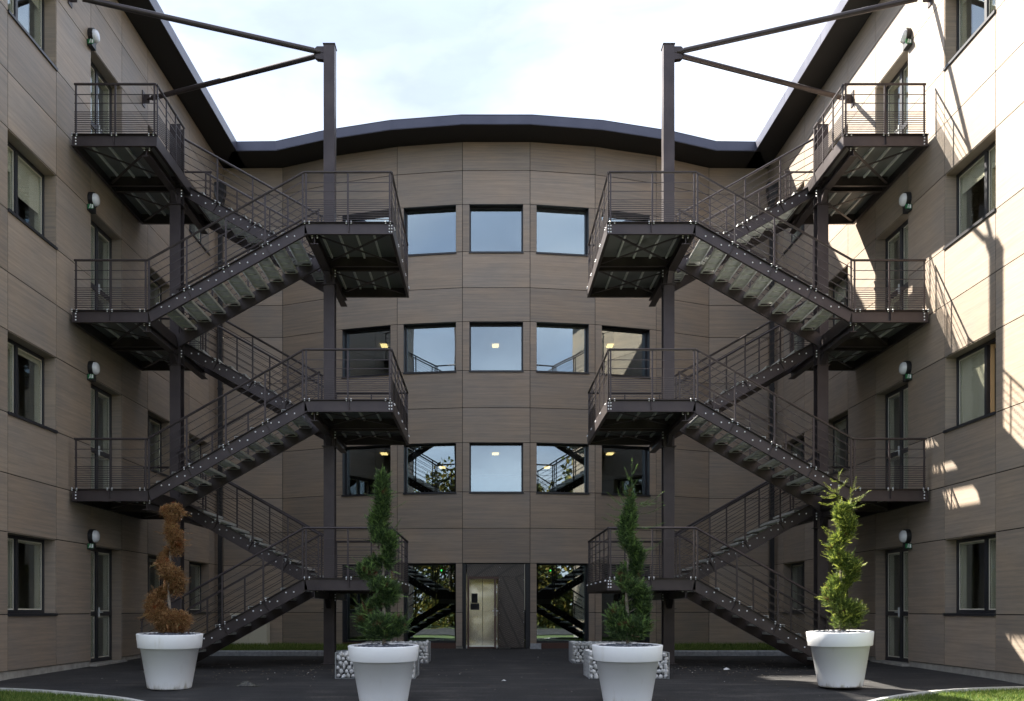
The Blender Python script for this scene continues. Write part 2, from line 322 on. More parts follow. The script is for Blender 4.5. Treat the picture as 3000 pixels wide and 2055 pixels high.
def mesh_copy(src, parent, loc_world):
    c = src.copy(); COL.objects.link(c); c.parent = parent; c.location = Vector(loc_world) - WP.get(parent, Vector((0, 0, 0))); return c

GZ = [(-400, -0.5), (8, -0.5), (12, -0.38), (14, -0.25), (15.4, -0.12), (17, -0.08), (21.2, -0.045), (24, 0.0), (60, 0.0)]
def gz(y):
    for (a, za), (b, zb) in zip(GZ, GZ[1:]):
        if y <= b:
            t = max(0, (y - a) / (b - a)); return za + (zb - za) * t
    return 0.0
def wx(y): return 8.17 + 0.0145 * (29.9 - y)      # half width of the courtyard at depth y

# ------------------------------------------------------------ ground
KL = [(-8.6, 15.36), (-7.7, 15.3), (-6.6, 15.0), (-5.3, 14.35), (-4.55, 13.4), (-4.1, 12.0), (-3.9, 9.0), (-3.9, -10.0)]
KR = [(8.6, 15.5), (7.9, 15.44), (6.67, 15.15), (5.44, 14.45), (4.7, 13.55), (4.3, 12.2), (4.1, 9.0), (4.1, -10.0)]
def smooth_line(P, n=6):
    out = []
    for i in range(len(P) - 1):
        p0 = P[max(0, i - 1)]; p1 = P[i]; p2 = P[i + 1]; p3 = P[min(len(P) - 1, i + 2)]
        for k in range(n):
            t = k / n
            out.append(tuple(0.5 * ((2 * p1[a]) + (-p0[a] + p2[a]) * t + (2 * p0[a] - 5 * p1[a] + 4 * p2[a] - p3[a]) * t * t + (-p0[a] + 3 * p1[a] - 3 * p2[a] + p3[a]) * t ** 3) for a in (0, 1)))
    out.append(P[-1]); return out
KLs = smooth_line(KL); KRs = smooth_line(KR)
g = MB()
ys = [-400, -60, -20, 0, 8, 10, 12, 13, 14, 14.7, 15.4, 16.2, 17, 19, 21.2, 24, 30, 60, 400]
for a, b in zip(ys, ys[1:]):
    g.add([(-400, a, gz(a) - 0.02), (400, a, gz(a) - 0.02), (400, b, gz(b) - 0.02), (-400, b, gz(b) - 0.02)], [(0, 1, 2, 3)])
tag(g.build('ground', 'lawn'), kind='structure')
# asphalt: courtyard plus drive between the two kerb curves
g = MB()
def strip(y0, y1, x0a, x1a, x0b, x1b, n=1): g.add([(x0a, y0, gz(y0)), (x1a, y0, gz(y0)), (x1b, y1, gz(y1)), (x0b, y1, gz(y1))], [(0, 1, 2, 3)])
def kx(line, y):
    for (xa, ya), (xb, yb) in zip(line, line[1:]):
        if ya >= y >= yb: return xa + (xb - xa) * ((ya - y) / max(1e-6, ya - yb))
    return line[0][0] if y > line[0][1] else line[-1][0]
yy = [-10 + i * 1.0 for i in range(20)] + [9.5 + i * 0.25 for i in range(26)]
yy = sorted(set(yy + [15.36, 15.5]))
for a, b in zip(yy, yy[1:]):
    if b > 15.95: break
    strip(a, b, kx(KLs, a), kx(KRs, a), kx(KLs, b), kx(KRs, b))
top = [y for y in yy if y <= 15.95][-1]
for a, b in zip([top, 17, 19, 21.2, 24], [17, 19, 21.2, 24, 30.5]): strip(a, b, -9, 9, -9, 9)
tag(g.build('asphalt_courtyard', 'asphalt'), kind='structure')
g = MB(); g.add([(-200, -22, -0.475), (200, -22, -0.475), (200, -3, -0.475), (-200, -3, -0.475)], [(0, 1, 2, 3)])
tag(g.build('road', 'asphalt'), kind='structure')
for nm, line, sgn, lab in (('kerb', KLs, -1, 'pale concrete edging curving round the left front lawn'), ('kerb', KRs, 1, 'pale concrete edging curving round the sunlit right front lawn')):
    e = MB()
    for (xa, ya), (xb, yb) in zip(line, line[1:]):
        d = Vector((xb - xa, yb - ya)).normalized(); n = Vector((d.y, -d.x)) * (0.09 if sgn < 0 else -0.09)
        za, zb = gz(ya), gz(yb)
        e.hexa([(xa, ya, za - 0.1), (xb, yb, zb - 0.1), (xb + n.x, yb + n.y, zb - 0.1), (xa + n.x, ya + n.y, za - 0.1),
                (xa, ya, za + 0.03), (xb, yb, zb + 0.03), (xb + n.x, yb + n.y, zb + 0.03), (xa + n.x, ya + n.y, za + 0.03)])
    tag(e.build(nm, 'kerb_pale'), lab, 'kerb', 'front lawn edgings')
def blades(name, pts, hmin, hmax, label, spread=0.03, w=0.006):
    b = MB()
    for (x, y, z) in pts:
        h = random.uniform(hmin, hmax); a = random.uniform(0, 6.28); dx = math.cos(a) * w; dy = math.sin(a) * w
        lx = random.gauss(0, spread); ly = random.gauss(0, spread)
        b.add([(x - dx, y - dy, z), (x + dx, y + dy, z), (x + lx, y + ly, z + h)], [(0, 1, 2)])
    o = b.build(name, 'grass_blade'); tag(o, label, 'grass', kind='stuff'); return o
pts = []
for _ in range(26000):
    y = random.uniform(13.6, 15.35); x = random.uniform(-8.5, -4.2)
    if x < kx(KLs, y) - 0.1: pts.append((x, y, gz(y) - 0.02))
blades('lawn_grass', pts, 0.03, 0.075, 'short green lawn in the lower left corner in shade')
pts = []
for _ in range(26000):
    y = random.uniform(13.6, 15.5); x = random.uniform(4.3, 8.6)
    if x > kx(KRs, y) + 0.1: pts.append((x, y, gz(y) - 0.02))
blades('lawn_grass', pts, 0.03, 0.075, 'bright sunlit lawn in the lower right corner')
# rear planting strips with raised kerb stones
for sgn, side in ((-1, 'left'), (1, 'right')):
    g = MB(); x0, x1 = sorted((sgn * 8.15, sgn * 3.35))
    g.box((x0, 23.95, -0.05), (x1, 29.84, 0.06)); o = g.build('grass_bed', 'lawn'); tag(o, kind='structure')
    pts = [(random.uniform(x0 + 0.05, x1 - 0.05), 23.97 + 1.9 * random.random() ** 1.5, 0.06) for _ in range(16000)]
    pts += [(random.uniform(x0 + 0.05, x1 - 0.05), random.uniform(25, 29.7), 0.06) for _ in range(9000)]
    blades('grass_strip', pts, 0.05, 0.12, 'shaded grass strip behind the kerb stones, %s of the entrance' % side)
    kb = thing('kerb', 'grey concrete kerb stones before the rear grass strip, %s of the entrance' % side, 'kerb', (sgn * 5.2, 23.85, 0), 'rear kerbs')
    xs = [3.35 + 0.96 * i for i in range(6)]
    if sgn > 0: xs = [3.35 + 0.96 * i for i in range(5)]
    for i in range(len(xs) - 1):
        dy = 0 if i < len(xs) - 3 else 0.0
        a, b = sorted((sgn * (xs[i] + 0.006), sgn * (xs[i + 1] - 0.006)))
        s = MB(); s.prism([(a, 23.80, -0.06), (a, 23.95, -0.06), (a, 23.95, 0.125), (a, 23.83, 0.125), (a, 23.80, 0.09)], (b - a, 0, 0)); s.build('kerb_stone', 'kerb_stone', kb, origin=((a + b) / 2, 23.87, 0))
    # curved end stones running back to the wing wall
    ex = xs[-1]; P = [(ex, 23.8), (ex + 0.5, 23.9), (ex + 0.9, 24.25)]
    P.append((8.1, 24.9)) if sgn < 0 else P.append((8.1, 24.7))
    for (xa, ya), (xb, yb) in zip(P, P[1:]):
        s = MB(); s.hexa([(sgn * xa, ya, -0.06), (sgn * xb, yb, -0.06), (sgn * xb, yb + 0.15, -0.06), (sgn * xa, ya + 0.15, -0.06),
                          (sgn * xa, ya, 0.125), (sgn * xb, yb, 0.125), (sgn * xb, yb + 0.15, 0.125), (sgn * xa, ya + 0.15, 0.125)]); s.build('kerb_stone', 'kerb_stone', kb, origin=(sgn * xa, ya, 0))
    a, b = sorted((sgn * 3.2, sgn * 3.35)); s = MB(); s.box((a, 23.8, -0.06), (b, 28.9, 0.125)); s.build('kerb_stone', 'kerb_stone', kb, origin=(a, 26, 0))

# ------------------------------------------------------------ walls
ROWS = [0.06, 1.02, 2.42, 3.41, 4.44, 5.834, 6.82, 7.876, 9.257, 10.217, 11.237, 12.58, 13.537, 14.346]
GAP = 0.008; REV = 0.22
WINROWS = [1, 4, 7, 10]; DOORROWS = [(0, 1), (3, 4), (6, 7), (9, 10)]
class Frame:
    def __init__(s, p0, p1, inward):   # p0,p1: (x,y); outward normal points into the courtyard
        s.p0 = Vector((p0[0], p0[1], 0)); d = Vector((p1[0] - p0[0], p1[1] - p0[1], 0)); s.len = d.length; s.d = d.normalized()
        n = Vector((s.d.y, -s.d.x, 0)); c = Vector((inward[0], inward[1], 0)) - (s.p0 + s.d * s.len / 2)
        s.n = n if n.dot(c) > 0 else -n
    def P(s, u, d, z): return s.p0 + s.d * u + s.n * d + Vector((0, 0, z))
    def slab(s, mb, u0, u1, z0, z1, d0, d1, mi=0):
        mb.hexa([s.P(u0, d0, z0), s.P(u1, d0, z0), s.P(u1, d1, z0), s.P(u0, d1, z0), s.P(u0, d0, z1), s.P(u1, d0, z1), s.P(u1, d1, z1), s.P(u0, d1, z1)], mi)
def panel(F, par, u0, u1, z0, z1):
    mb = MB(); F.slab(mb, u0 + GAP, u1 - GAP, z0 + GAP, z1 - GAP, -0.012, 0.0)
    mb.build('panel', 'cladding', par, origin=F.P((u0 + u1) / 2, 0, (z0 + z1) / 2))
def backing(F, mb, u0, u1, z0, z1): F.slab(mb, u0, u1, z0, z1, -REV - 0.1, -0.03)
def window(F, par, u0, u1, z0, z1, glassm, splits=(0.5,), rev_side='cladding', rev_head='cladding', blind=None, sill=True, opened=None, bottom=None, light_inner=True, bar=0.06):
    """outer frame is the part; reveal, panes, sill, blind, inner frame are its pieces"""
    fr = MB(); D0, D1 = -REV - 0.07, -REV
    F.slab(fr, u0, u1, z1 - bar, z1, D0, D1); F.slab(fr, u0, u1, z0, z0 + bar, D0, D1)
    F.slab(fr, u0, u0 + bar, z0 + bar, z1 - bar, D0, D1); F.slab(fr, u1 - bar, u1, z0 + bar, z1 - bar, D0, D1)
    cuts = [u0 + (u1 - u0) * s for s in splits]
    for c in cuts: F.slab(fr, c - bar * 0.7, c + bar * 0.7, z0 + bar, z1 - bar, D0, D1 + 0.012)
    if bottom: F.slab(fr, u0 + bar, u1 - bar, bottom - bar * 0.6, bottom + bar * 0.6, D0, D1 + 0.006)
    w = fr.build('door' if bottom else 'window', 'frame', par, origin=F.P((u0 + u1) / 2, -REV, (z0 + z1) / 2))
    for ua, ub in ((u0 - 0.012, u0), (u1, u1 + 0.012)):
        rv = MB(); F.slab(rv, ua, ub, z0, z1, -REV, -0.012); rv.build('reveal', rev_side, w, origin=F.P(ua, -0.1, (z0 + z1) / 2))
    rh = MB(); F.slab(rh, u0, u1, z1, z1 + 0.012, -REV, -0.012); rh.build('lintel', rev_head, w)
    if sill:
        sl = MB(); F.slab(sl, u0 - 0.02, u1 + 0.02, z0 - 0.05, z0 - 0.002, -REV, 0.03); sl.build('sill', 'frame', w)
    edges = [u0 + bar] + [x for c in cuts for x in (c - bar * 0.7, c + bar * 0.7)] + [u1 - bar]
    zz = [(z0 + bar, z1 - bar)] if not bottom else [(z0 + bar, bottom - bar * 0.6), (bottom + bar * 0.6, z1 - bar)]
    for i in range(0, len(edges), 2):
        a, b = edges[i], edges[i + 1]
        if opened is not None and opened == i // 2:
            sw = MB(); q = F.P(a, -REV - 0.05, 0); dirn = (-F.n * 0.93 + F.d * 0.37).normalized() * (b - a)
            def lb(t0, t1, za, zb, th):
                A = q + dirn * t0; B = q + dirn * t1; n = Vector((dirn.y, -dirn.x, 0)).normalized() * th
                sw.hexa([A + Vector((0, 0, za)), B + Vector((0, 0, za)), B + n + Vector((0, 0, za)), A + n + Vector((0, 0, za)), A + Vector((0, 0, zb)), B + Vector((0, 0, zb)), B + n + Vector((0, 0, zb)), A + n + Vector((0, 0, zb))])
            lb(0, 0.1, z0 + bar, z1 - bar, 0.07); lb(0.9, 1, z0 + bar, z1 - bar, 0.07); lb(0.1, 0.9, z0 + bar, z0 + bar + 0.07, 0.07); lb(0.1, 0.9, z1 - bar - 0.07, z1 - bar, 0.07)
            sw.build('open_sash', 'wood_edge', w); continue
        for (za, zb) in zz:
            pm = MB(); F.slab(pm, a, b, za, zb, -REV - 0.045, -REV - 0.035); pm.build('pane', glassm, w, origin=F.P((a + b) / 2, -REV - 0.04, (za + zb) / 2))
            if light_inner:
                bd = MB(); t = 0.02; e0, e1 = -REV - 0.0345, -REV - 0.027
                F.slab(bd, a, a + t, za, zb, e0, e1); F.slab(bd, b - t, b, za, zb, e0, e1); F.slab(bd, a + t, b - t, zb - t, zb, e0, e1); F.slab(bd, a + t, b - t, za, za + t, e0, e1); bd.build('glazing_bead', 'cream', w)
                im = MB(); t = 0.045
                F.slab(im, a, a + t, za, zb, -REV - 0.14, -REV - 0.055); F.slab(im, b - t, b, za, zb, -REV - 0.14, -REV - 0.055)
                F.slab(im, a + t, b - t, zb - t, zb, -REV - 0.14, -REV - 0.055); im.build('inner_frame', 'cream', w)
    if blind:
        for i in range(0, len(edges), 2):
            bm_ = MB(); a, b = edges[i], edges[i + 1]; fr_ = blind[i // 2] if isinstance(blind, (tuple, list)) else blind
            if fr_ > 0: F.slab(bm_, a + 0.01, b - 0.01, z1 - bar - (z1 - z0) * fr_, z1 - bar, -REV - 0.075, -REV - 0.065)
            if bm_.v: bm_.build('blind', 'blind', w)
    if bottom:
        h = MB(); c = cuts[0]; F.slab(h, c - 0.10, c - 0.06, 0.95 + z0, 1.15 + z0, -REV, -REV + 0.03)
        h.tube(F.P(c - 0.08, -REV + 0.05, 1.05 + z0), F.P(c - 0.2, -REV + 0.05, 1.05 + z0), 0.012); h.build('handle', 'galvanised', w)
    return w

BAYS = [29.9, 28.4, 26.6, 25.1, 23.5, 21.9, 20.25, 18.68, 16.85, 15.2, 13.4]
WBAY = {1: 0, 3: 0, 7: 0}; DBAY = 5
wings = {}
for sgn, side in ((-1, 'left'), (1, 'right')):
    wing = thing('office_wing', 'brown panelled side wing at the %s' % ('left edge, its courtyard wall wholly in shade' if sgn < 0 else 'right edge, its courtyard wall partly sunlit'), 'building', (sgn * 8.3, 18, 0), 'side wings of the office')
    wings[sgn] = wing
    F = Frame((sgn * wx(29.9), 29.9), (sgn * wx(13.4), 13.4), (0, 18))
    bk = MB()
    us = [(29.9 - y) * F.len / 16.5 for y in BAYS]
    for b in range(len(us) - 1):
        u0, u1 = us[b], us[b + 1]; r = 0
        while r < len(ROWS) - 1:
            z0, z1 = ROWS[r], ROWS[r + 1]
            if b in WBAY and r in WINROWS:
                fl = WINROWS.index(r)
                bl = {(-1, 7, 2): (0.52, 0.3), (-1, 7, 0): 0.03, (1, 7, 3): 0.1, (-1, 7, 1): 0.07, (1, 7, 2): 0.25, (1, 7, 0): 0.03}.get((sgn, b, fl), random.choice([0, 0.05, 0.15, 0.3]))
                if (sgn, b, fl) == (1, 7, 1): bl = (0.96, 0)
                window(F, wing, u0 + 0.01, u1 - 0.01, z0 + 0.02, z1 - 0.01, 'glass_side', splits=(0.60,), blind=bl, opened=1 if (sgn, b, fl) == (1, 7, 1) else None)
                r += 1; continue
            dd = [k for k, rr in enumerate(DOORROWS) if rr[0] == r]
            if b == DBAY and dd:
                w = window(F, wing, u0 + 0.01, u1 - 0.01, [0.0, 3.43, 6.87, 10.26][dd[0]], ROWS[r + 2] - 0.01, 'glass_side', splits=(0.5,), sill=False, bottom=[0.0, 3.43, 6.87, 10.26][dd[0]] + 1.02, bar=0.08)
                r += 2; continue
            panel(F, wing, u0, u1, z0, z1); backing(F, bk, u0, u1, z0, z1); r += 1
    F.slab(bk, 0, F.len, 14.346, 14.6, -REV - 0.1, -0.03)
    bk.build('wall_backing', 'rubber', wing)
    # concrete plinth, broken at the door
    pl = MB(); F.slab(pl, us[0], us[5], -0.3, 0.055, -0.2, -0.025); F.slab(pl, us[6], F.len, -0.9, 0.055, -0.2, -0.025); F.slab(pl, us[5], us[6], -0.3, -0.005, -0.3, 0.12); pl.build('plinth', 'concrete', wing)
    # roof with overhanging eave
    ro = MB(); ov = 0.70; a = F.P(-1.35, ov, 0); 
    F.slab(ro, -1.2 + 0.0, F.len + 0.9, 14.35, 14.365, -0.1, ov - 0.02); ro.build('soffit', 'soffit', wing)
    uu = [1.12 + (F.len - 0.22) * i / 6 for i in range(7)]
    for a_, b_ in zip(uu, uu[1:]):
        fa = MB(); F.slab(fa, a_ + 0.004, b_ - 0.004, 14.345, 14.625, ov - 0.02, ov); fa.build('fascia', 'fascia', wing, origin=F.P(a_, ov, 14.5))
    fa = MB(); F.slab(fa, F.len + 0.9, F.len + 0.92, 14.345, 14.625, -9, ov); fa.build('fascia', 'fascia', wing)
    rf = MB(); F.slab(rf, -1.2, F.len + 0.9, 14.60, 14.62, -9.5, ov - 0.02); rf.build('roof', 'black_metal', wing)
    ew = MB(); F.slab(ew, F.len - 0.2, F.len, -0.9, 14.6, -9, -0.03); F.slab(ew, 0, F.len, -0.9, 14.6, -9, -8.8); ew.build('end_wall', 'cladding', wing)
    it = MB()
    for z in (0.0, 3.4, 6.85, 10.23): F.slab(it, 0, F.len, z - 0.25, z, -8.7, -REV - 0.1, 0)
    F.slab(it, 0, F.len, -0.5, 14.4, -4.6, -4.5, 1)
    for u in [us[0] + 0.0, us[1] - 0.75, us[3] - 0.7 + 0.0, us[4] + 0.8, us[6] + 0.75, us[9] - 0.8]: F.slab(it, u - 0.05, u + 0.05, 0, 14.3, -4.5, -REV - 0.12, 1)
    it.build('interior', ['ceiling_mat', 'room_wall'], wing)

# curved central block
V = [(0.957, 28.18), (2.83, 28.465), (4.674, 29.04), (6.387, 29.83), (8.17, 29.86)]
pts_c = [(-x, y) for x, y in reversed(V)] + V
EV = [(0.975, 27.18), (2.93, 27.48), (4.95, 28.1), (6.36, 28.72), (7.62, 28.75)]     # eave line
pts_e = [(-x, y) for x, y in reversed(EV)] + EV
block = thing('office_building', 'curved brown panelled office front with square windows between the two wings', 'building', (0, 29, 0))
bk = MB()
for i in range(len(pts_c) - 1):
    F = Frame(pts_c[i], pts_c[i + 1], (0, 15)); Ln = F.len; k = abs(i - 4)
    if k <= 2:
        ow = 1.507; u0 = (Ln - ow) / 2; u1 = u0 + ow
        for r in range(len(ROWS) - 1):
            z0, z1 = ROWS[r], ROWS[r + 1]
            if r in (4, 7, 10):
                panel(F, block, 0, u0, z0, z1); panel(F, block, u1, Ln, z0, z1)
                backing(F, bk, 0, u0 - 0.012, z0, z1); backing(F, bk, u1 + 0.012, Ln, z0, z1)
                window(F, block, u0, u1, z0, z1 - 0.01, 'glass_front', splits=(), rev_side='frame' if k else 'frame', rev_head='black_metal', light_inner=False, bar=0.035)
            elif r in (0, 1):
                g0, g1 = (u0 + (-0.0 if k else -0.0), u1) 
                if k == 0:
                    if r == 0: backing(F, bk, 0, 0.03, z0, z1)
                    for (a, b) in ((0.0, 0.10), (Ln - 0.03, Ln)): pass
                    continue
                panel(F, block, 0, g0, z0, z1); panel(F, block, g1, Ln, z0, z1)
                backing(F, bk, 0, g0 - 0.012, z0, z1); backing(F, bk, g1 + 0.012, Ln, z0, z1)
                if r == 0:
                    window(F, block, g0, g1, 0.16, 2.41, 'glass_front', splits=(), rev_side='frame', rev_head='black_metal', sill=False, light_inner=False, bar=0.04)
                    p = MB(); F.slab(p, g0, g1, 0.0, 0.155, -REV, -0.02); p.build('threshold', 'door_brown', block)
            else:
                panel(F, block, 0, Ln, z0, z1); backing(F, bk, 0, Ln, z0, z1)
    else:
        for r in range(len(ROWS) - 1):
            panel(F, block, 0, Ln, ROWS[r], ROWS[r + 1]); backing(F, bk, 0, Ln, ROWS[r], ROWS[r + 1])
    F.slab(bk, 0, Ln, 14.346, 14.6, -REV - 0.1, -0.03)
    p = MB(); F.slab(p, 0, Ln, -0.3, 0.055, -0.2, -0.03)
    if k > 0: p.build('plinth', 'concrete', block)
    # eave
    (xa, ya), (xb, yb) = pts_e[i], pts_e[i + 1]; (wa, va_), (wb, vb) = pts_c[i], pts_c[i + 1]
    s = MB(); s.prism([(xa, ya, 14.35), (xb, yb, 14.35), (wb, vb + 0.1, 14.35), (wa, va_ + 0.1, 14.35)], (0, 0, 0.015)); s.build('soffit', 'soffit', block)
    Fe = Frame(pts_e[i], pts_e[i + 1], (0, 15)); s = MB(); Fe.slab(s, 0, Fe.len, 14.345, 14.625, -0.02, 0.0); s.build('fascia', 'fascia', block)
    s = MB(); s.prism([(xa, ya, 14.60), (xb, yb, 14.60), (xb * 1.2, 38, 14.60), (xa * 1.2, 38, 14.60)], (0, 0, 0.018)); s.build('roof', 'black_metal', block)
bk.build('wall_backing', 'rubber', block)
it = MB()
for z in (-0.02, 3.4, 6.85, 10.23):
    poly = [(x, y + REV + 0.12, z) for x, y in pts_c] + [(12, 37, z), (-12, 37, z)]
    it.prism(poly, (0, 0, -0.2), 0)
for z in (2.75, 6.02, 9.42, 12.8):
    poly = [(x, y + REV + 0.14, z) for x, y in pts_c] + [(12, 37, z), (-12, 37, z)]
    it.prism(poly, (0, 0, 0.05), 2)
it.box((-12, 36.5, 0), (12, 36.7, 14.4), 1)
for x in (-5.6, 5.6): it.box((x - 0.06, 29.6, 0), (x + 0.06, 36.5, 14.3), 1)
it.build('interior', ['room_dark', 'room_dark', 'ceiling_mat'], block)
for x in (-2.72, 2.72):
    c = MB(); c.tube((x, 29.30, 0), (x, 29.30, 12.8), 0.17, 20); c.build('round_column', 'pale_column', block, smooth=False)
nl = 0
for zi, z in enumerate((5.99, 9.39)):
    for x, y in ((-3.5, 31.3), (0, 31.3), (3.6, 31.3), (-1.8, 34.3), (1.8, 34.3)):
        if z > 9 and y > 33: continue
        c = MB(); c.box((x - 0.1, y - 0.2, z), (x + 0.1, y + 0.2, z + 0.02))
        where = {-3.5: 'leftmost', 0: 'middle', 3.6: 'rightmost', -1.8: 'rear left', 1.8: 'rear right'}[x]
        tag(c.build('ceiling_light', 'lamp_glow'), '%s lit square ceiling lamp seen through the %s storey front windows' % (where, 'second' if z < 7 else 'third'), 'ceiling light', 'lit ceiling lamps inside')
for x, w_ in ((-1.62, 'left'), (1.62, 'right')):
    c = MB(); c.ball((x, 29.6, 2.27), 0.025, n=8, k=4); tag(c.build('indicator_light', 'led_green'), 'tiny green indicator light behind the %s ground floor glass' % w_, 'indicator light')

# entrance fill: plywood hoarding with an open door, steel lined lobby behind
ent = thing('entrance_hoarding', 'dark film-faced plywood hoarding with printed diagonal lettering round the entrance doorway', 'hoarding', (0, 28.1, 0))
y0 = 28.24
b = MB(); b.box((-0.0 + 0.07, y0, 0.02), (0.80, y0 + 0.02, 2.04)); o = b.build('plywood_panel', 'plywood_film', ent, origin=(0, y0, 0))
b = MB(); b.box((-0.83, y0, 2.045), (0.80, y0 + 0.02, 2.40)); b.build('plywood_panel', 'plywood_film', ent, origin=(0, y0, 0))
b = MB(); b.box((0.80, y0 - 0.03, 1.1), (0.812, y0 + 0.02, 2.40)); b.build('edge_trim', 'cream', ent); b = MB(); b.box((-0.95, y0 - 0.02, 0), (-0.86, y0 + 0.3, 2.41), 1); b.build('edge_trim', ['cream', 'black_metal'], ent); b = MB(); b.box((0.83, y0 - 0.02, 0), (0.95, y0 + 0.3, 2.41), 1)
b.build('edge_trim', ['cream', 'black_metal'], ent)
for x in (-0.93, -0.885, 0.85, 0.9):
    b = MB(); b.box((x, y0 - 0.05, 0), (x + 0.015, y0 - 0.021, 2.41)); b.build('membrane_fold', 'black_metal', ent)
for p in ((0.09, 0.25), (0.09, 0.68), (0.09, 1.0), (0.09, 1.37), (0.09, 1.95), (0.78, 0.2), (0.78, 0.75), (0.78, 1.05), (0.78, 1.95), (0.1, 2.3)):
    s = MB(); s.ball((p[0], y0 - 0.002, p[1]), 0.007); s.build('screw', 'bolt', ent)
dr = thing('entrance_door', 'brown wooden door standing open in the plywood hoarding with a steel lever handle', 'door', (-0.35, 28.15, 0))
b = MB(); x0, x1 = -0.82, 0.065
b.box((x0, y0 - 0.04, 0.0), (x0 + 0.05, y0 + 0.07, 2.04)); b.box((x0 + 0.05, y0 - 0.04, 1.98), (x1 - 0.02, y0 + 0.07, 2.04)); b.box((x1 - 0.02, y0 - 0.04, 0), (x1, y0 + 0.07, 2.04)); b.box((x0 + 0.05, y0, 0), (x1 - 0.1, y0 + 0.08, 0.05))
b.build('door_frame', 'door_brown', dr)
b = MB(); b.box((-0.06, y0 - 0.82, 0.03), (-0.015, y0 - 0.05, 1.975)); b.build('door_leaf', 'door_brown', dr)
b = MB()
for z in (0.25, 1.72, 1.57): b.box((0.0, y0 - 0.09, z), (0.02, y0 - 0.045, z + 0.06))
b.build('hinge', 'bolt', dr)
b = MB(); b.box((-0.066, y0 - 0.80, 0.93), (-0.060, y0 - 0.74, 1.15)); b.box((-0.015, y0 - 0.80, 0.93), (-0.009, y0 - 0.74, 1.15)); b.tube((-0.11, y0 - 0.77, 1.07), (0.04, y0 - 0.77, 1.07), 0.011); b.tube((-0.11, y0 - 0.77, 1.07), (-0.11, y0 - 0.65, 1.07), 0.011); b.tube((0.04, y0 - 0.77, 1.07), (0.04, y0 - 0.65, 1.07), 0.011); b.build('handle', 'bolt', dr)
lf = thing('lift', 'brushed steel lift doors in the lobby beyond the open door', 'lift', (-0.4, 29.2, 0))
b = MB(); b.box((-1.0, 29.3, 0.0), (-0.40, 29.33, 2.4)); b.build('lift_door', 'stainless', lf)
b = MB(); b.box((-0.388, 29.31, 0.0), (0.4, 29.34, 2.1)); b.build('lift_door', 'stainless', lf)
b = MB(); b.prism([(-0.86, y0 + 0.1, 0), (-0.95, 29.3, 0), (-1.0, 29.3, 0), (-0.92, y0 + 0.1, 0)], (0, 0, 2.4)); b.build('side_lining', 'stainless', lf)
b = MB(); b.box((-1.0, y0 + 0.08, 0.0), (0.4, 29.3, 0.05)); b.build('floor_plate', 'galvanised', lf)
b = MB(); b.box((-0.95, y0 + 0.08, 2.3), (0.4, 29.3, 2.34)); b.box((0.1, y0 + 0.1, 0), (0.14, 29.3, 2.3)); b.build('dark_lining', 'room_dark', lf)
for (xa, xb, za, zb, lab) in ((-0.72, -0.54, 1.30, 1.58, 'upper dark printed notice taped on the lift door'), (-0.75, -0.49, 1.10, 1.29, 'lower wider dark notice taped on the lift door')):
    b = MB(); b.box((xa, 29.285, za), (xb, 29.29, zb)); 
    for q in range(3): b.box((xa + 0.06, 29.283, zb - 0.06 - q * 0.03), (xb - 0.06, 29.2845, zb - 0.052 - q * 0.03), 1)
    tag(b.build('notice', ['paper_dark', 'rubber']), lab, 'notice', 'notices on the lift door')
b = MB(); b.prism([(0.95, 27.88, -0.0), (1.25, 27.85, 0), (1.27, 28.1, 0), (0.97, 28.12, 0)], (0, 0, 0.15)); tag(b.build('concrete_block', 'kerb_stone'), 'small grey concrete block on the ground right of the hoarding', 'block')

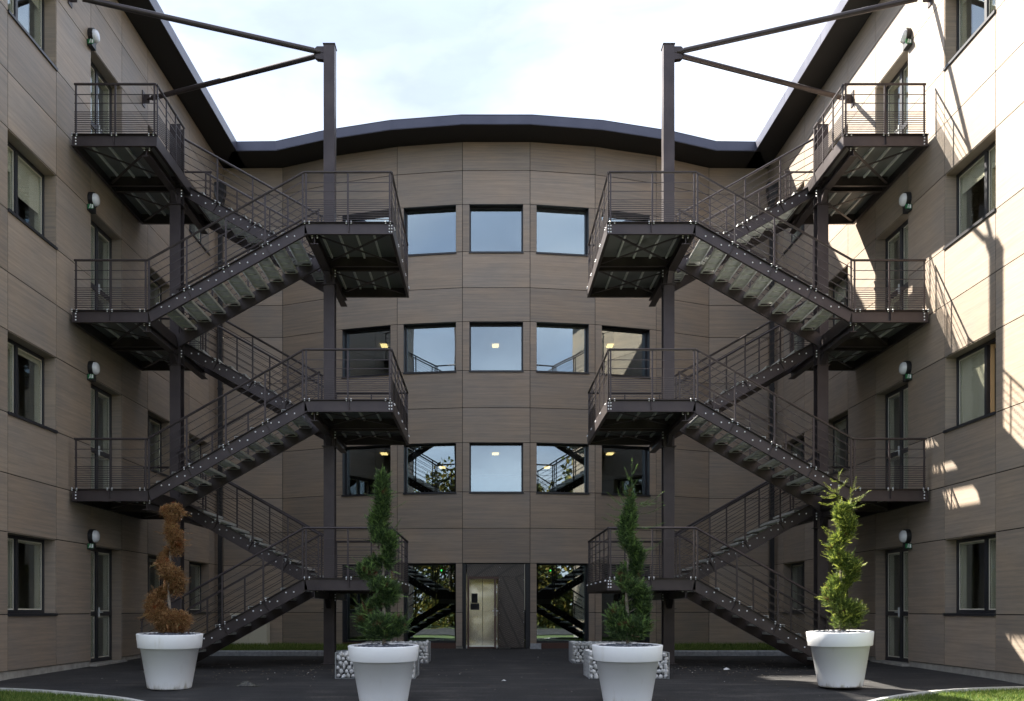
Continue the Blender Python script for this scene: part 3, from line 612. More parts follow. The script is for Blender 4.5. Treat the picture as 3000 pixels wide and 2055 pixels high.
# ------------------------------------------------------------ steel staircases
Y0, Y1, Y2, Y3 = 19.14, 20.98, 21.32, 23.05
XW, XA, XB, XC = -8.25, -6.79, -3.77, -2.06
LV = [0.0, 1.715, 3.43, 5.15, 6.87, 8.565, 10.26]
BD = 0.24
def unit_ball():
    mb = MB(); mb.ball((0, 0, 0), 0.017, n=6, k=3); return mb
def stair(sgn):
    side = 'left' if sgn < 0 else 'right'
    X = lambda x: -x * sgn
    st = thing('steel_staircase', 'dark brown steel escape staircase by the %s' % ('shaded left wing' if sgn < 0 else 'sunlit right wing'), 'staircase', (X(-5.2), 21.1, gz(21)), 'steel escape staircases')
    def P(x, y, z): return (X(x), y, z)
    def bx(mb, x0, x1, y0, y1, z0, z1, mi=0):
        a, b = sorted((X(x0), X(x1))); mb.box((a, y0, z0), (b, y1, z1), mi)
    def chan(mb, tp, bt, ya, out):   # web polygon tp(2)+bt(2) points (x,z); flanges toward 'out' (-1 front, +1 rear)
        yw0, yw1 = (ya + 0.055, ya + 0.065) if out < 0 else (ya - 0.065, ya - 0.055)
        poly = [P(tp[0][0], yw0, tp[0][1]), P(tp[1][0], yw0, tp[1][1]), P(bt[1][0], yw0, bt[1][1]), P(bt[0][0], yw0, bt[0][1])]
        mb.prism(poly, (0, yw1 - yw0, 0))
        fy0, fy1 = (ya, yw0) if out < 0 else (yw1, ya)
        for (p, q, dz) in ((tp[0], tp[1], -0.01), (bt[0], bt[1], 0.01)):
            mb.prism([P(p[0], fy0, p[1]), P(q[0], fy0, q[1]), P(q[0], fy0, q[1] + dz), P(p[0], fy0, p[1] + dz)], (0, fy1 - fy0, 0))
    def bolts(mb, lst):
        for (x, y, z) in lst: mb.ball(P(x, y, z), 0.016, n=6, k=3)
    def railing(pts, name='railing', dense=True, posts=None, ends=True, side_y=None):
        """pts: two points (x,y,z) of deck line; handrail, posts, bars"""
        (xa, ya, za), (xb, yb, zb) = pts; H = 0.96
        A = Vector(P(xa, ya, za)); B = Vector(P(xb, yb, zb)); d = B - A; up = Vector((0, 0, 1))
        rl = MB(); rl.tube(A + up * H, B + up * H, 0.024, 8)
        root = rl.build(name, 'steel', st, origin=A, smooth=False)
        hs = ([0.762, 0.594] + [0.427 - 0.0415 * i for i in range(10)]) if dense else [0.80, 0.64, 0.48, 0.32, 0.17]
        for h in hs:
            m_ = MB(); r = 0.0085 if dense else 0.009
            m_.tube(A + up * h, B + up * h, r, 4, caps=False); m_.build('bar', 'steel', root, origin=A + up * h)
        n = posts or max(1, round(d.length / 0.78))
        dh = Vector((d.x, d.y, 0)).normalized(); pn = Vector((-dh.y, dh.x, 0))
        for i in range(n + 1):
            t = i / n
            if i == 0: t = 0.035 / max(d.length, 0.1)
            if i == n: t = 1 - 0.035 / max(d.length, 0.1)
            c = A + d * t; m_ = MB(); w = 0.016; e = 0.007 if False else 0.012
            p = [c + dh * w * a + pn * e * b for a, b in ((-1, -1), (1, -1), (1, 1), (-1, 1))]
            m_.hexa([q - up * 0.02 for q in p] + [q + up * H for q in p]); m_.build('post', 'steel', root, origin=c)
        return root
    def landing(xa, xb, L, wall, rail_x=None):
        """xa<xb; front and rear channel beams, side beams, deck, ribs, bracing"""
        mb = MB(); chan(mb, [(xa, L), (xb, L)], [(xa, L - BD), (xb, L - BD)], Y0, -1)
        ld = mb.build('landing', 'steel', st, origin=P((xa + xb) / 2, Y0, L))
        r = MB(); chan(r, [(xa, L), (xb, L)], [(xa, L - BD), (xb, L - BD)], Y3, 1); r.build('beam', 'steel', ld)
        for xs_, o_ in ((xa, 1), (xb, -1)):
            s = MB(); x_ = xs_; bx(s, x_, x_ + o_ * 0.01, Y0 + 0.07, Y3 - 0.07, L - BD, L - 0.001); bx(s, x_, x_ + o_ * 0.06, Y0 + 0.07, Y3 - 0.07, L - BD - 0.002, L - BD + 0.01); bx(s, x_ + o_ * 0.01, x_ + o_ * 0.06, Y0 + 0.07, Y3 - 0.07, L - 0.012, L - 0.003); s.build('beam', 'steel', ld)
        for yy_ in (Y1 + 0.0, Y2 - 0.05):
            s = MB(); bx(s, xa + 0.062, xb - 0.062, yy_, yy_ + 0.012, L - 0.22, L - 0.03); bx(s, xa + 0.062, xb - 0.062, yy_ - 0.03, yy_ + 0.04, L - 0.232, L - 0.221); s.build('beam', 'steel', ld)
        s = MB(); bx(s, xa + 0.012, xb - 0.012, Y0 + 0.067, Y3 - 0.067, L - 0.028, L - 0.014); s.build('deck', 'deck_metal', ld)
        n = max(3, round((xb - xa) / 0.34))
        for i in range(1, n + 1):
            x_ = xa + (xb - xa) * (i - 0.25) / n
            s = MB()
            for (ya_, yb_) in ((Y0 + 0.09, Y1 - 0.03), (Y2 + 0.01, Y3 - 0.09)): bx(s, x_ - 0.018, x_ + 0.018, ya_, yb_, L - 0.075, L - 0.029)
            s.build('deck_rib', 'rib_metal', ld)
        for (ya_, yb_) in ((Y0 + 0.1, Y1 - 0.05), (Y2 + 0.05, Y3 - 0.1)):
            for (p_, q_, dz_) in (((xa + 0.1, ya_), (xb - 0.1, yb_), 0.0), ((xa + 0.1, yb_), (xb - 0.1, ya_), 0.012)):
                s = MB(); a = Vector(P(p_[0], p_[1], L - 0.19 - dz_)); b_ = Vector(P(q_[0], q_[1], L - 0.19 - dz_)); dd = (b_ - a).normalized(); nn = Vector((-dd.y, dd.x, 0)) * 0.028
                s.hexa([a - nn, b_ - nn, b_ + nn, a + nn] + [v + Vector((0, 0, 0.009)) for v in (a - nn, b_ - nn, b_ + nn, a + nn)]); s.build('brace', 'steel', ld)
        bl = MB(); lst = []
        for x_ in (xa + 0.05, xa + (xb - xa) * 0.5, xb - 0.10):
            for q in (-0.045, 0.045): lst += [(x_ + q, Y0 + 0.03, L + 0.008), (x_ + q, Y0 + 0.03, L - 0.02)]
        for z_ in (L - 0.06, L - 0.12, L - 0.18):
            for xx in ((xb - 0.03, xb - 0.075) if not wall else (xa + 0.07,)): lst.append((xx, Y0 + 0.05, z_))
        side = xb if not wall else None
        if side is not None:
            for k in range(5):
                y_ = Y0 + 0.2 + k * 0.88; lst += [(side + 0.005, y_, L - 0.05), (side + 0.005, y_ + 0.1, L - 0.05)]
        bolts(bl, lst); tag(bl.build('bolt_heads', 'bolt', ld), kind='stuff')
        fs = MB()
        for x_ in (xa + (xb - xa) * 0.5,):
            bx(fs, x_ - 0.005, x_ + 0.005, Y0 + 0.004, Y0 + 0.055, L - 0.19, L - 0.012)
        fs.build('stiffener', 'steel', ld)
        return ld
    def flight(xs, Ls, xe, Le, ya, yb, name='flight'):
        """xs < xe in x; heights Ls at xs, Le at xe; stringer pair at ya (front) and yb (rear)"""
        dx, dz = xe - xs, Le - Ls; ln = math.hypot(dx, dz); slope = dz / dx
        nx, nz_ = dz / ln, -dx / ln     # downward normal of the sloped line
        th = math.atan2(dz, dx)
        mo = BD * math.tan(th / 2)      # miter shift along x
        tpa, tpb = (xs, Ls), (xe, Le); bta = (xs + mo, Ls - BD); btb = (xe + mo, Le - BD)
        mb = MB(); chan(mb, [tpa, tpb], [bta, btb], ya, -1); fl = mb.build(name, 'steel', st, origin=P(xs, ya, Ls))
        mb = MB(); chan(mb, [tpa, tpb], [bta, btb], yb, 1); mb.build('stringer', 'steel', fl)
        # treads: shallow folded trays
        n = 10; g = abs(dx) / n; lst = []
        for k in range(1, n):
            xc = xs + dx * k / n; zc = Ls + dz * k / n - 0.015
            t = MB(); a, b_ = xc - 0.145, xc + 0.145; c, d_ = ya + 0.068, yb - 0.068
            bx(t, a, b_, c, d_, zc - 0.005, zc); bx(t, a, a + 0.006, c, d_, zc - 0.05, zc - 0.005); bx(t, b_ - 0.006, b_, c, d_, zc - 0.05, zc - 0.005)
            bx(t, a + 0.006, b_ - 0.006, c, c + 0.02, zc - 0.05, zc - 0.045); bx(t, a + 0.006, b_ - 0.006, d_ - 0.02, d_, zc - 0.05, zc - 0.045)
            bx(t, a + 0.006, a + 0.03, c, d_, zc - 0.05, zc - 0.046); bx(t, b_ - 0.03, b_ - 0.006, c, d_, zc - 0.05, zc - 0.046)
            for q in range(5): bx(t, a + 0.03, b_ - 0.03, c + 0.2 + q * (d_ - c - 0.4) / 4, c + 0.21 + q * (d_ - c - 0.4) / 4, zc - 0.03, zc - 0.005)
            t.build('tread', 'galvanised', fl, origin=P(xc, (c + d_) / 2, zc))
            up_ = 1 if slope > 0 else -1
            lst += [(xc + up_ * 0.11, ya + 0.048, zc - 0.09 + up_ * 0.0 + slope * up_ * 0.02), (xc - up_ * 0.06 + up_ * 0.02, ya + 0.048, zc - 0.09)]
            lst += [(xc + up_ * 0.11, yb - 0.048, zc - 0.09), (xc - up_ * 0.04, yb - 0.048, zc - 0.09)]
        lst2 = []
        for k in range(1, 4):
            x_ = xs + dx * k / 4; z_ = Ls + dz * k / 4
            for q in (-0.05, 0.05): lst2 += [(x_ + q, ya + 0.03, z_ + slope * q + 0.01), (x_ + q, ya + 0.03, z_ + slope * q - 0.022)]
        bl = MB(); bolts(bl, lst + lst2); tag(bl.build('bolt_heads', 'bolt', fl), kind='stuff')
        stf = MB()
        for k in range(1, 4):
            x_ = xs + dx * k / 4; z_ = Ls + dz * k / 4
            p0 = (x_, z_ - 0.012); p1 = (x_ + nx * 0.19, z_ + nz_ * 0.19 - 0.012)
            stf.prism([P(p0[0] - 0.006, ya + 0.004, p0[1]), P(p0[0] + 0.006, ya + 0.004, p0[1]), P(p1[0] + 0.006, ya + 0.03, p1[1]), P(p1[0] - 0.006, ya + 0.03, p1[1])], (0, 0.03, 0))
        stf.build('stiffener', 'steel', fl)
        railing([(xs, ya + 0.03, Ls), (xe, ya + 0.03, Le)], dense=False, posts=4)
        railing([(xs, yb - 0.03, Ls), (xe, yb - 0.03, Le)], dense=False, posts=4)
        return fl
    # landings
    for L in (LV[2], LV[4], LV[6]):
        xr = XA if L < 10 else -6.62
        landing(XW, xr, L, True)
        railing([(XW + 0.05, Y0 + 0.03, L), (xr, Y0 + 0.03, L)], posts=2)
        railing([(XW + 0.05, Y3 - 0.03, L), (xr, Y3 - 0.03, L)], posts=2)
        if L > 10: railing([(xr, Y0 + 0.06, L), (xr, Y1 - 0.05, L)], posts=3)
    for L in (LV[1], LV[3], LV[5]):
        landing(XB, XC, L, False)
        railing([(XB, Y0 + 0.03, L), (XC - 0.03, Y0 + 0.03, L)], posts=2)
        railing([(XC - 0.03, Y0 + 0.05, L), (XC - 0.03, Y3 - 0.05, L)], posts=5)
        railing([(XB, Y3 - 0.03, L), (XC - 0.03, Y3 - 0.03, L)], posts=2)
    # flights: front rise to the inner landings, rear rise back to the storey landings
    g0 = gz(19.5)
    flight(-6.93, g0, XB, LV[1], Y0, Y1); flight(XA, LV[2], XB, LV[3], Y0, Y1); flight(XA, LV[4], XB, LV[5], Y0, Y1)
    for a, b_ in ((1, 2), (3, 4), (5, 6)): flight(XA, LV[b_], XB, LV[a], Y2, Y3)
    # columns
    for (xc, ztop, boxy) in ((-6.84, 11.36, False), (-3.59, 13.05, True)):
        c = MB(); yb_ = 21.15; h = 0.115; zb_ = gz(21) - 0.02
        if boxy:
            bx(c, xc - h, xc + h, yb_ - 0.13, yb_ + 0.13, LV[5], ztop); zt = LV[5]
        else: zt = ztop
        bx(c, xc - h, xc + h, yb_ - 0.13, yb_ - 0.113, zb_, zt); bx(c, xc - h, xc + h, yb_ + 0.113, yb_ + 0.13, zb_, zt); bx(c, xc - 0.006, xc + 0.006, yb_ - 0.113, yb_ + 0.113, zb_, zt)
        co = c.build('column', 'steel', st, origin=P(xc, yb_, 0))
        for L in ([LV[2], LV[4], LV[6]] if not boxy else [LV[1], LV[3], LV[5]]):
            pl = MB(); bx(pl, xc - 0.15, xc + 0.15, yb_ - 0.17, yb_ + 0.17, L - 0.60, L - 0.588); pl.build('plate', 'steel', co)
        pl = MB(); bx(pl, xc - 0.18, xc + 0.18, yb_ - 0.18, yb_ + 0.18, zb_ - 0.01, zb_ + 0.03); pl.build('plate', 'steel', co)
        for L in ([LV[2], LV[4], LV[6]] if not boxy else [LV[1], LV[3], LV[5]]):
            cb = MB(); zt_ = L - BD - 0.004; xm = xc
            bx(cb, xm - 0.006, xm + 0.006, Y0 + 0.12, Y3 + 0.18, zt_ - 0.14, zt_ - 0.01); bx(cb, xm - 0.075, xm + 0.075, Y0 + 0.12, Y3 + 0.18, zt_ - 0.01, zt_); bx(cb, xm - 0.075, xm + 0.075, Y0 + 0.10, Y3 + 0.18, zt_ - 0.15, zt_ - 0.14); cb.build('cross_beam', 'steel', st, origin=P(xm, Y0, L))
            kn = MB()
            kn.prism([P(xm - 0.05, yb_ - 0.14, zt_ - 0.15), P(xm - 0.05, yb_ - 0.38, zt_ - 0.15), P(xm - 0.05, yb_ - 0.14, zt_ - 0.36)], (X(0.1) - X(0), 0, 0))
            kn.prism([P(xm - 0.05, yb_ + 0.14, zt_ - 0.15), P(xm - 0.05, yb_ + 0.38, zt_ - 0.15), P(xm - 0.05, yb_ + 0.14, zt_ - 0.36)], (X(0.1) - X(0), 0, 0))
            kn.build('knee_plate', 'steel', co)
            bl = MB(); bolts(bl, [(xm + q, Y0 + 0.14, zt_ + 0.02 - w_) for q in (-0.05, 0.05) for w_ in (0, 0.035)] + [(xm + 0.125, yb_ - 0.1, zt_ - 0.05 - 0.06 * i) for i in range(3)])
            tag(bl.build('bolt_heads', 'bolt', co), kind='stuff')
    # struts from the tall column head to the wing wall
    for (yw, zw) in ((23.2, 13.0), (19.25, 12.95)):
        a = Vector(P(-3.80, 21.15 + (0.06 if yw > 21 else -0.06), 12.92)); b_ = Vector(P(-(wx(yw) - 0.12), yw, zw)); d = (b_ - a).normalized()
        s = MB(); s.tube(a + d * 0.12, b_ - d * 0.12, 0.056, 14)
        so_ = s.build('strut', 'steel', st, origin=a)
        s = MB(); s.tube(a - d * 0.02, a + d * 0.14, 0.03, 8); s.tube(b_ - d * 0.14, b_ + d * 0.02, 0.03, 8); s.build('strut_end', 'steel', so_)
        s = MB(); bx(s, -(wx(yw)), -(wx(yw) - 0.02), yw - 0.09, yw + 0.09, zw - 0.17, zw + 0.17); bx(s, -(wx(yw) - 0.02), -(wx(yw) - 0.15), yw - 0.01, yw + 0.01, zw - 0.1, zw + 0.1); s.build('wall_bracket', 'steel', so_)
    s = MB()
    for yy_ in (21.09, 21.21): s.prism([P(-3.70, yy_, 13.04), P(-3.86, yy_, 13.04), P(-3.92, yy_, 12.98), P(-3.92, yy_, 12.84), P(-3.86, yy_, 12.78), P(-3.70, yy_, 12.76)], (0, 0.012, 0))
    bx(s, -3.91, -3.70, 21.08, 21.23, 12.905, 12.925); s.build('gusset', 'steel', st, origin=P(-3.8, 21.1, 13))
    bx(MB(), 0, 1, 0, 1, 0, 1)
    cap = MB(); bx(cap, -3.72, -3.46, 21.0, 21.3, 13.05, 13.062); cap.build('column_cap', 'steel', st)
    return st
stair(-1); stair(1)

# ------------------------------------------------------------ downpipes
for sgn, side in ((-1, 'left'), (1, 'right')):
    dp = thing('downpipe', 'black square rainwater pipe in the %s inner corner of the courtyard' % side, 'downpipe', (sgn * 8.02, 28.95, 0), 'black rainwater pipes')
    x = sgn * 8.02
    b = MB(); b.box((x - 0.06, 28.89, 0.0), (x + 0.06, 29.01, 13.2)); b.build('pipe', 'black_metal', dp)
    b = MB(); b.prism([(x - 0.06, 28.9, 12.9), (x + 0.06, 28.9, 12.9), (x + 0.15, 28.85, 13.2), (x + 0.15, 28.85, 13.5), (x - 0.15, 28.85, 13.5), (x - 0.15, 28.85, 13.2)], (0, 0.2, 0)); b.build('hopper', 'black_metal', dp)
    b = MB()
    for z in (1.5, 4.5, 7.5, 10.5): b.box((x - 0.075, 28.88, z), (x + 0.075, 29.02, z + 0.04))
    b.build('clamp', 'black_metal', dp)

# ------------------------------------------------------------ lamps and exit signs over the doors
FL = ['ground floor', 'first floor', 'second floor', 'top floor']
for sgn, side in ((-1, 'left'), (1, 'right')):
    for k, zh in enumerate((2.42, 5.834, 9.257, 12.58)):
        yl = 20.22; xw = sgn * wx(yl); xi = -sgn
        t = thing('bulkhead_light', 'round white wall lamp with black surround over the %s door of the %s wing' % (FL[k], side), 'wall light', (xw, yl, zh + 0.16), 'round wall lamps over the wing doors')
        b = MB(); b.tube((xw, yl, zh + 0.17), (xw + xi * 0.09, yl, zh + 0.17), 0.150, 24); b.build('housing', 'black_metal', t)
        b = MB(); 
        n = 20; rings = [(0.128, 0.09), (0.122, 0.135), (0.095, 0.165), (0.05, 0.18), (0.0, 0.184)]
        vs = []; fs = []
        for r_, dx_ in rings:
            for i in range(n): a = 2 * math.pi * i / n; vs.append((xw + xi * dx_, yl + r_ * math.cos(a), zh + 0.17 + r_ * math.sin(a)))
        for j in range(len(rings) - 1):
            for i in range(n): fs.append((j * n + i, j * n + (i + 1) % n, (j + 1) * n + (i + 1) % n, (j + 1) * n + i))
        b.add(vs, fs); b.build('lens', 'lens', t, smooth=True)
        t = thing('exit_sign', 'green and white exit sign over the %s door of the %s wing' % (FL[k], side), 'exit sign', (xw, yl, zh - 0.04), 'exit signs over the wing doors')
        b = MB(); b.box((min(xw, xw + xi * 0.1), yl - 0.17, zh - 0.10), (max(xw, xw + xi * 0.1), yl + 0.05, zh + 0.02)); b.build('housing', 'black_metal', t)
        b = MB(); c0 = yl - 0.172; a, e = sorted((xw + xi * 0.02, xw + xi * 0.14))
        b.box((a, c0 - 0.012, zh - 0.08), (e, c0 - 0.002, zh + 0.01)); b.box((a + 0.08, c0 - 0.015, zh - 0.07), (a + 0.112, c0 - 0.0125, zh + 0.0), 1)
        b.tube((a + 0.05, c0 - 0.014, zh - 0.035), (a + 0.03, c0 - 0.014, zh - 0.07), 0.006, 4, 1); b.tube((a + 0.05, c0 - 0.014, zh - 0.035), (a + 0.07, c0 - 0.014, zh - 0.07), 0.006, 4, 1); b.tube((a + 0.05, c0 - 0.014, zh - 0.035), (a + 0.055, c0 - 0.014, zh - 0.01), 0.009, 4, 1); b.ball((a + 0.06, c0 - 0.014, zh + 0.003), 0.009, 1)
        b.build('pictogram', ['sign_green', 'sign_white'], t)
# notices on the ground floor doors
xw = wx(21.0) + REV + 0.03
b = MB(); b.box((xw - 0.012, 20.32, 1.62), (xw - 0.006, 20.52, 1.86)); b.box((xw - 0.0135, 20.32, 1.62), (xw - 0.0125, 20.52, 1.72), 3)
for i, (r_, mi, e) in enumerate(((0.07, 1, 0.002), (0.055, 2, 0.004))):
    pts = [(xw - 0.0135 - e, 20.42 + r_ * math.cos(a * math.pi / 8), 1.755 + r_ * math.sin(a * math.pi / 8)) for a in range(16)]; b.prism(pts, (-0.001, 0, 0), mi)
b.box((xw - 0.021, 20.385, 1.745), (xw - 0.0195, 20.455, 1.765), 1)
tag(b.build('warning_sticker', ['sign_blue', 'sign_white', 'sign_red', 'sign_blue']), 'blue sticker with a red no entry disc on the right wing ground floor door', 'sticker')
cu = bpy.data.curves.new('door_lettering', 'FONT'); cu.body = 'média'; cu.size = 0.17; cu.extrude = 0.002
ot = bpy.data.objects.new('tmp', cu); me = bpy.data.meshes.new_from_object(ot); bpy.data.objects.remove(ot)
me.materials.append(MATS['sign_white']); lo = bpy.data.objects.new('door_lettering', me); COL.objects.link(lo)
lo.location = (-(wx(20.5) + REV + 0.018), 20.36, 1.66); lo.rotation_euler = (R(90), 0, R(90)); tag(lo, 'white lettering on the glass of the left wing ground floor door', 'lettering')

# ------------------------------------------------------------ cabinet by the back wall
cb = thing('utility_cabinet', 'cream two-door utility cabinet by the back wall behind the shaded stair', 'cabinet', (-7.2, 29.3, 0.06))
b = MB(); b.box((-7.75, 29.15, 0.06), (-6.72, 29.6, 0.93)); b.box((-7.78, 29.1, 0.93), (-7.45, 29.6, 1.0)); b.build('body', 'cabinet_mat', cb)
for x in (-7.74, -7.22):
    b = MB(); b.box((x, 29.13, 0.12), (x + 0.49, 29.148, 0.9)); b.build('door', 'cabinet_mat', cb)
b = MB(); b.box((-7.75, 29.14, 0.03), (-6.72, 29.6, 0.058)); b.build('base', 'concrete', cb)

# ------------------------------------------------------------ gabions
stone_meshes = []
for k in range(6):
    mb = MB(); mb.ball((0, 0, 0), 1.0, n=7, k=4)
    vs = []
    for v in mb.v:
        v = Vector(v); s = 1 + 0.22 * math.sin(3.1 * v.x + k) * math.cos(2.3 * v.y + 1.7 * k) + 0.12 * math.sin(5 * v.z + k * 2.2); vs.append(v * s)
    me = bpy.data.meshes.new('stone'); me.from_pydata([tuple(v) for v in vs], [], mb.f); me.materials.append(MATS['white_stone'])
    me.polygons.foreach_set('use_smooth', [True] * len(me.polygons)); stone_meshes.append(me)
def gabion(x0, x1, y0, y1, h, label, frontside):
    z0 = gz(y0) + 0.0; cx, cy = (x0 + x1) / 2, (y0 + y1) / 2
    t = thing('gabion', label, 'gabion', (cx, cy, z0), 'stone filled wire gabions')
    b = MB()
    def wires(axis_fixed, val, a0, a1, za, zb, stepa=0.055, stepz=0.11):
        n = round((a1 - a0) / stepa)
        for i in range(n + 1):
            a = a0 + (a1 - a0) * i / n; p = (a, val) if axis_fixed == 'y' else (val, a)
            b.tube((p[0], p[1], za), (p[0], p[1], zb), 0.0026, 3, caps=False)
        n = max(1, round((zb - za) / stepz))
        for i in range(n + 1):
            z = za + (zb - za) * i / n
            p, q = ((a0, val), (a1, val)) if axis_fixed == 'y' else ((val, a0), (val, a1))
            b.tube((*p, z), (*q, z), 0.0026, 3, caps=False)
    wires('y', y0, x0, x1, z0 + 0.01, z0 + h); wires('y', y1, x0, x1, z0 + 0.01, z0 + h); wires('x', x0, y0, y1, z0 + 0.01, z0 + h); wires('x', x1, y0, y1, z0 + 0.01, z0 + h)
    n = round((x1 - x0) / 0.055)
    for i in range(n + 1): x = x0 + (x1 - x0) * i / n; b.tube((x, y0, z0 + h), (x, y1, z0 + h), 0.0026, 3, caps=False)
    n = round((y1 - y0) / 0.11)
    for i in range(n + 1): y = y0 + (y1 - y0) * i / n; b.tube((x0, y, z0 + h), (x1, y, z0 + h), 0.0026, 3, caps=False)
    for (xx, yy_) in ((x0, y0), (x1, y0), (x0, y1), (x1, y1)): b.tube((xx, yy_, z0), (xx, yy_, z0 + h), 0.006, 5)
    for zz in (z0 + 0.012, z0 + h):
        for p, q in (((x0, y0), (x1, y0)), ((x1, y0), (x1, y1)), ((x1, y1), (x0, y1)), ((x0, y1), (x0, y0))): b.tube((*p, zz), (*q, zz), 0.005, 4)
    c = MB(); c.box((x0 + 0.10, y0 + 0.10, z0 + 0.02), (x1 - 0.10, y1 - 0.10, z0 + h - 0.09)); tag(c.build('stone_fill', 'stone_core', t), kind='stuff')
    b.build('wire_cage', 'wire', t)
    cnt = 0; rows = 6; hs = h / rows
    def put(x, y, z, s):
        nonlocal cnt
        me = random.choice(stone_meshes); o = bpy.data.objects.new('stone', me); COL.objects.link(o); o.parent = t
        o.location = Vector((x, y, z)) - WP[t]; o.rotation_euler = [random.uniform(0, 6.28) for _ in range(3)]
        o.scale = [s * random.uniform(0.75, 1.2), s * random.uniform(0.7, 0.95), s * random.uniform(0.55, 0.8)]; cnt += 1
    st_ = 0.088
    for r in range(rows):
        z = z0 + 0.035 + hs * (r + 0.15)
        n = int((x1 - x0 - 0.04) / st_)
        for i in range(n + 1):
            x = x0 + 0.045 + (x1 - x0 - 0.09) * (i + (0.5 if r % 2 else 0) * (i < n)) / n + random.uniform(-.012, .012)
            put(x, y0 + 0.052 + random.uniform(0, .012), z + random.uniform(-.012, .012), random.uniform(0.042, 0.056))
        n = int((y1 - y0 - 0.1) / st_)
        xs_ = x1 - 0.05 if frontside > 0 else x0 + 0.05
        for i in range(1, n + 1):
            y = y0 + 0.05 + (y1 - y0 - 0.09) * (i + (0.5 if r % 2 else 0) * (i < n)) / n
            put(xs_, y + random.uniform(-.01, .01), z + random.uniform(-.012, .012), random.uniform(0.042, 0.056))
    nx_ = int((x1 - x0 - 0.2) / 0.1); ny_ = int((y1 - y0 - 0.2) / 0.1)
    for i in range(nx_):
        for j in range(ny_):
            if cnt < 296: put(x0 + 0.12 + (x1 - x0 - 0.24) * i / (nx_ - 1), y0 + 0.13 + (y1 - y0 - 0.24) * j / (ny_ - 1), z0 + h - 0.045, random.uniform(0.05, 0.062))
gabion(-2.84, -1.48, 17.0, 17.95, 0.45, 'near white stone gabion behind the second planter from the left', 1)
gabion(-2.92, -1.51, 21.2, 22.1, 0.44, 'far white stone gabion left of the entrance path', 1)
gabion(1.495, 2.86, 17.0, 17.95, 0.45, 'near white stone gabion behind the third planter from the left', -1)
gabion(1.565, 2.97, 21.2, 22.1, 0.44, 'far white stone gabion right of the entrance path', -1)

# ------------------------------------------------------------ planters, pebbles, topiary
def planter(x, y, z, label, rx=0, ry=0, H=0.85):
    t = thing('planter', label, 'planter', (x, y, z), 'large white planters')
    prof = [(0.0, 0.002), (0.315, 0.0), (0.33, 0.012), (0.335, 0.03), (0.438, 0.628), (0.474, 0.632), (0.48, 0.642), (0.5, 0.838), (0.497, 0.846), (0.488, 0.85), (0.455, 0.85), (0.444, 0.846), (0.44, 0.838), (0.425, 0.74), (0.0, 0.74)]
    b = lathe(prof, (x, y, z), 72); o = b.build('pot', 'planter', t, smooth=True)
    b = MB()
    for i in range(5): a = i * 1.256 + 0.9; b.ball((x + 0.325 * math.cos(a), y + 0.325 * math.sin(a), z + 0.02), 0.011, sq=(1, 1, .8))
    b.build('foot_hole', 'rubber', t)
    t.rotation_euler = (rx, ry, 0)
    return t
def pebbles(x, y, z, label):
    b = MB()
    for _ in range(420):
        a = random.uniform(0, 6.28); r = 0.40 * math.sqrt(random.random()); s = random.uniform(0.018, 0.036)
        h = 0.03 * (1 - r / 0.42)
        m2 = MB(); m2.ball((0, 0, 0), s, sq=(random.uniform(.8, 1.5), random.uniform(.7, 1.1), random.uniform(.45, .8)), n=6, k=3)
        M = Matrix.Rotation(random.uniform(0, 6.28), 3, 'Z') @ Matrix.Rotation(random.uniform(-.5, .5), 3, 'X')
        c = Vector((x + r * math.cos(a), y + r * math.sin(a), z + 0.815 + h + random.uniform(-0.01, 0.02)))
        b.add([M @ Vector(v) + c for v in m2.v], m2.f)
    o = b.build('pebbles', 'slate_pebble', origin=(x, y, z + 0.8)); tag(o, label, 'pebbles', kind='stuff')
def frond(mb, p, d, L, w, mi, nl=5, droop=0.0):
    """flat feathery spray: axis with alternate scale-leaf twigs"""
    d = d.normalized(); s = d.cross(Vector((0, 0, 1)))
    if s.length < 0.05: s = Vector((1, 0, 0))
    s = (s.normalized() * math.cos(0.6) + s.cross(d).normalized() * random.uniform(-0.8, 0.8)).normalized()
    pr = p; t0 = p
    vs = []; fs = []
    tip = p + d * L + Vector((0, 0, -droop * L))
    vs += [p - s * L * 0.05, p + s * L * 0.05, tip]; fs.append((0, 1, 2))
    for i in range(nl):
        t = (i + 0.6) / (nl + 0.3); c = p + d * L * t + Vector((0, 0, -droop * L * t * t))
        ll = w * (1 - t * 0.65) * random.uniform(0.7, 1.2)
        for sg in (-1, 1):
            e = c + (s * sg * 0.75 + d * 0.66) * ll; k = len(vs)
            vs += [c - d * L * 0.06, c + d * L * 0.12 + s * sg * L * 0.03, e]; fs.append((k, k + 1, k + 2))
    # merge into one island by sharing the first vertex
    o = len(mb.v)
    mb.v += [tuple(v) for v in vs]
    for f in fs: mb.f.append(tuple(i + o for i in f)); mb.mi.append(mi)
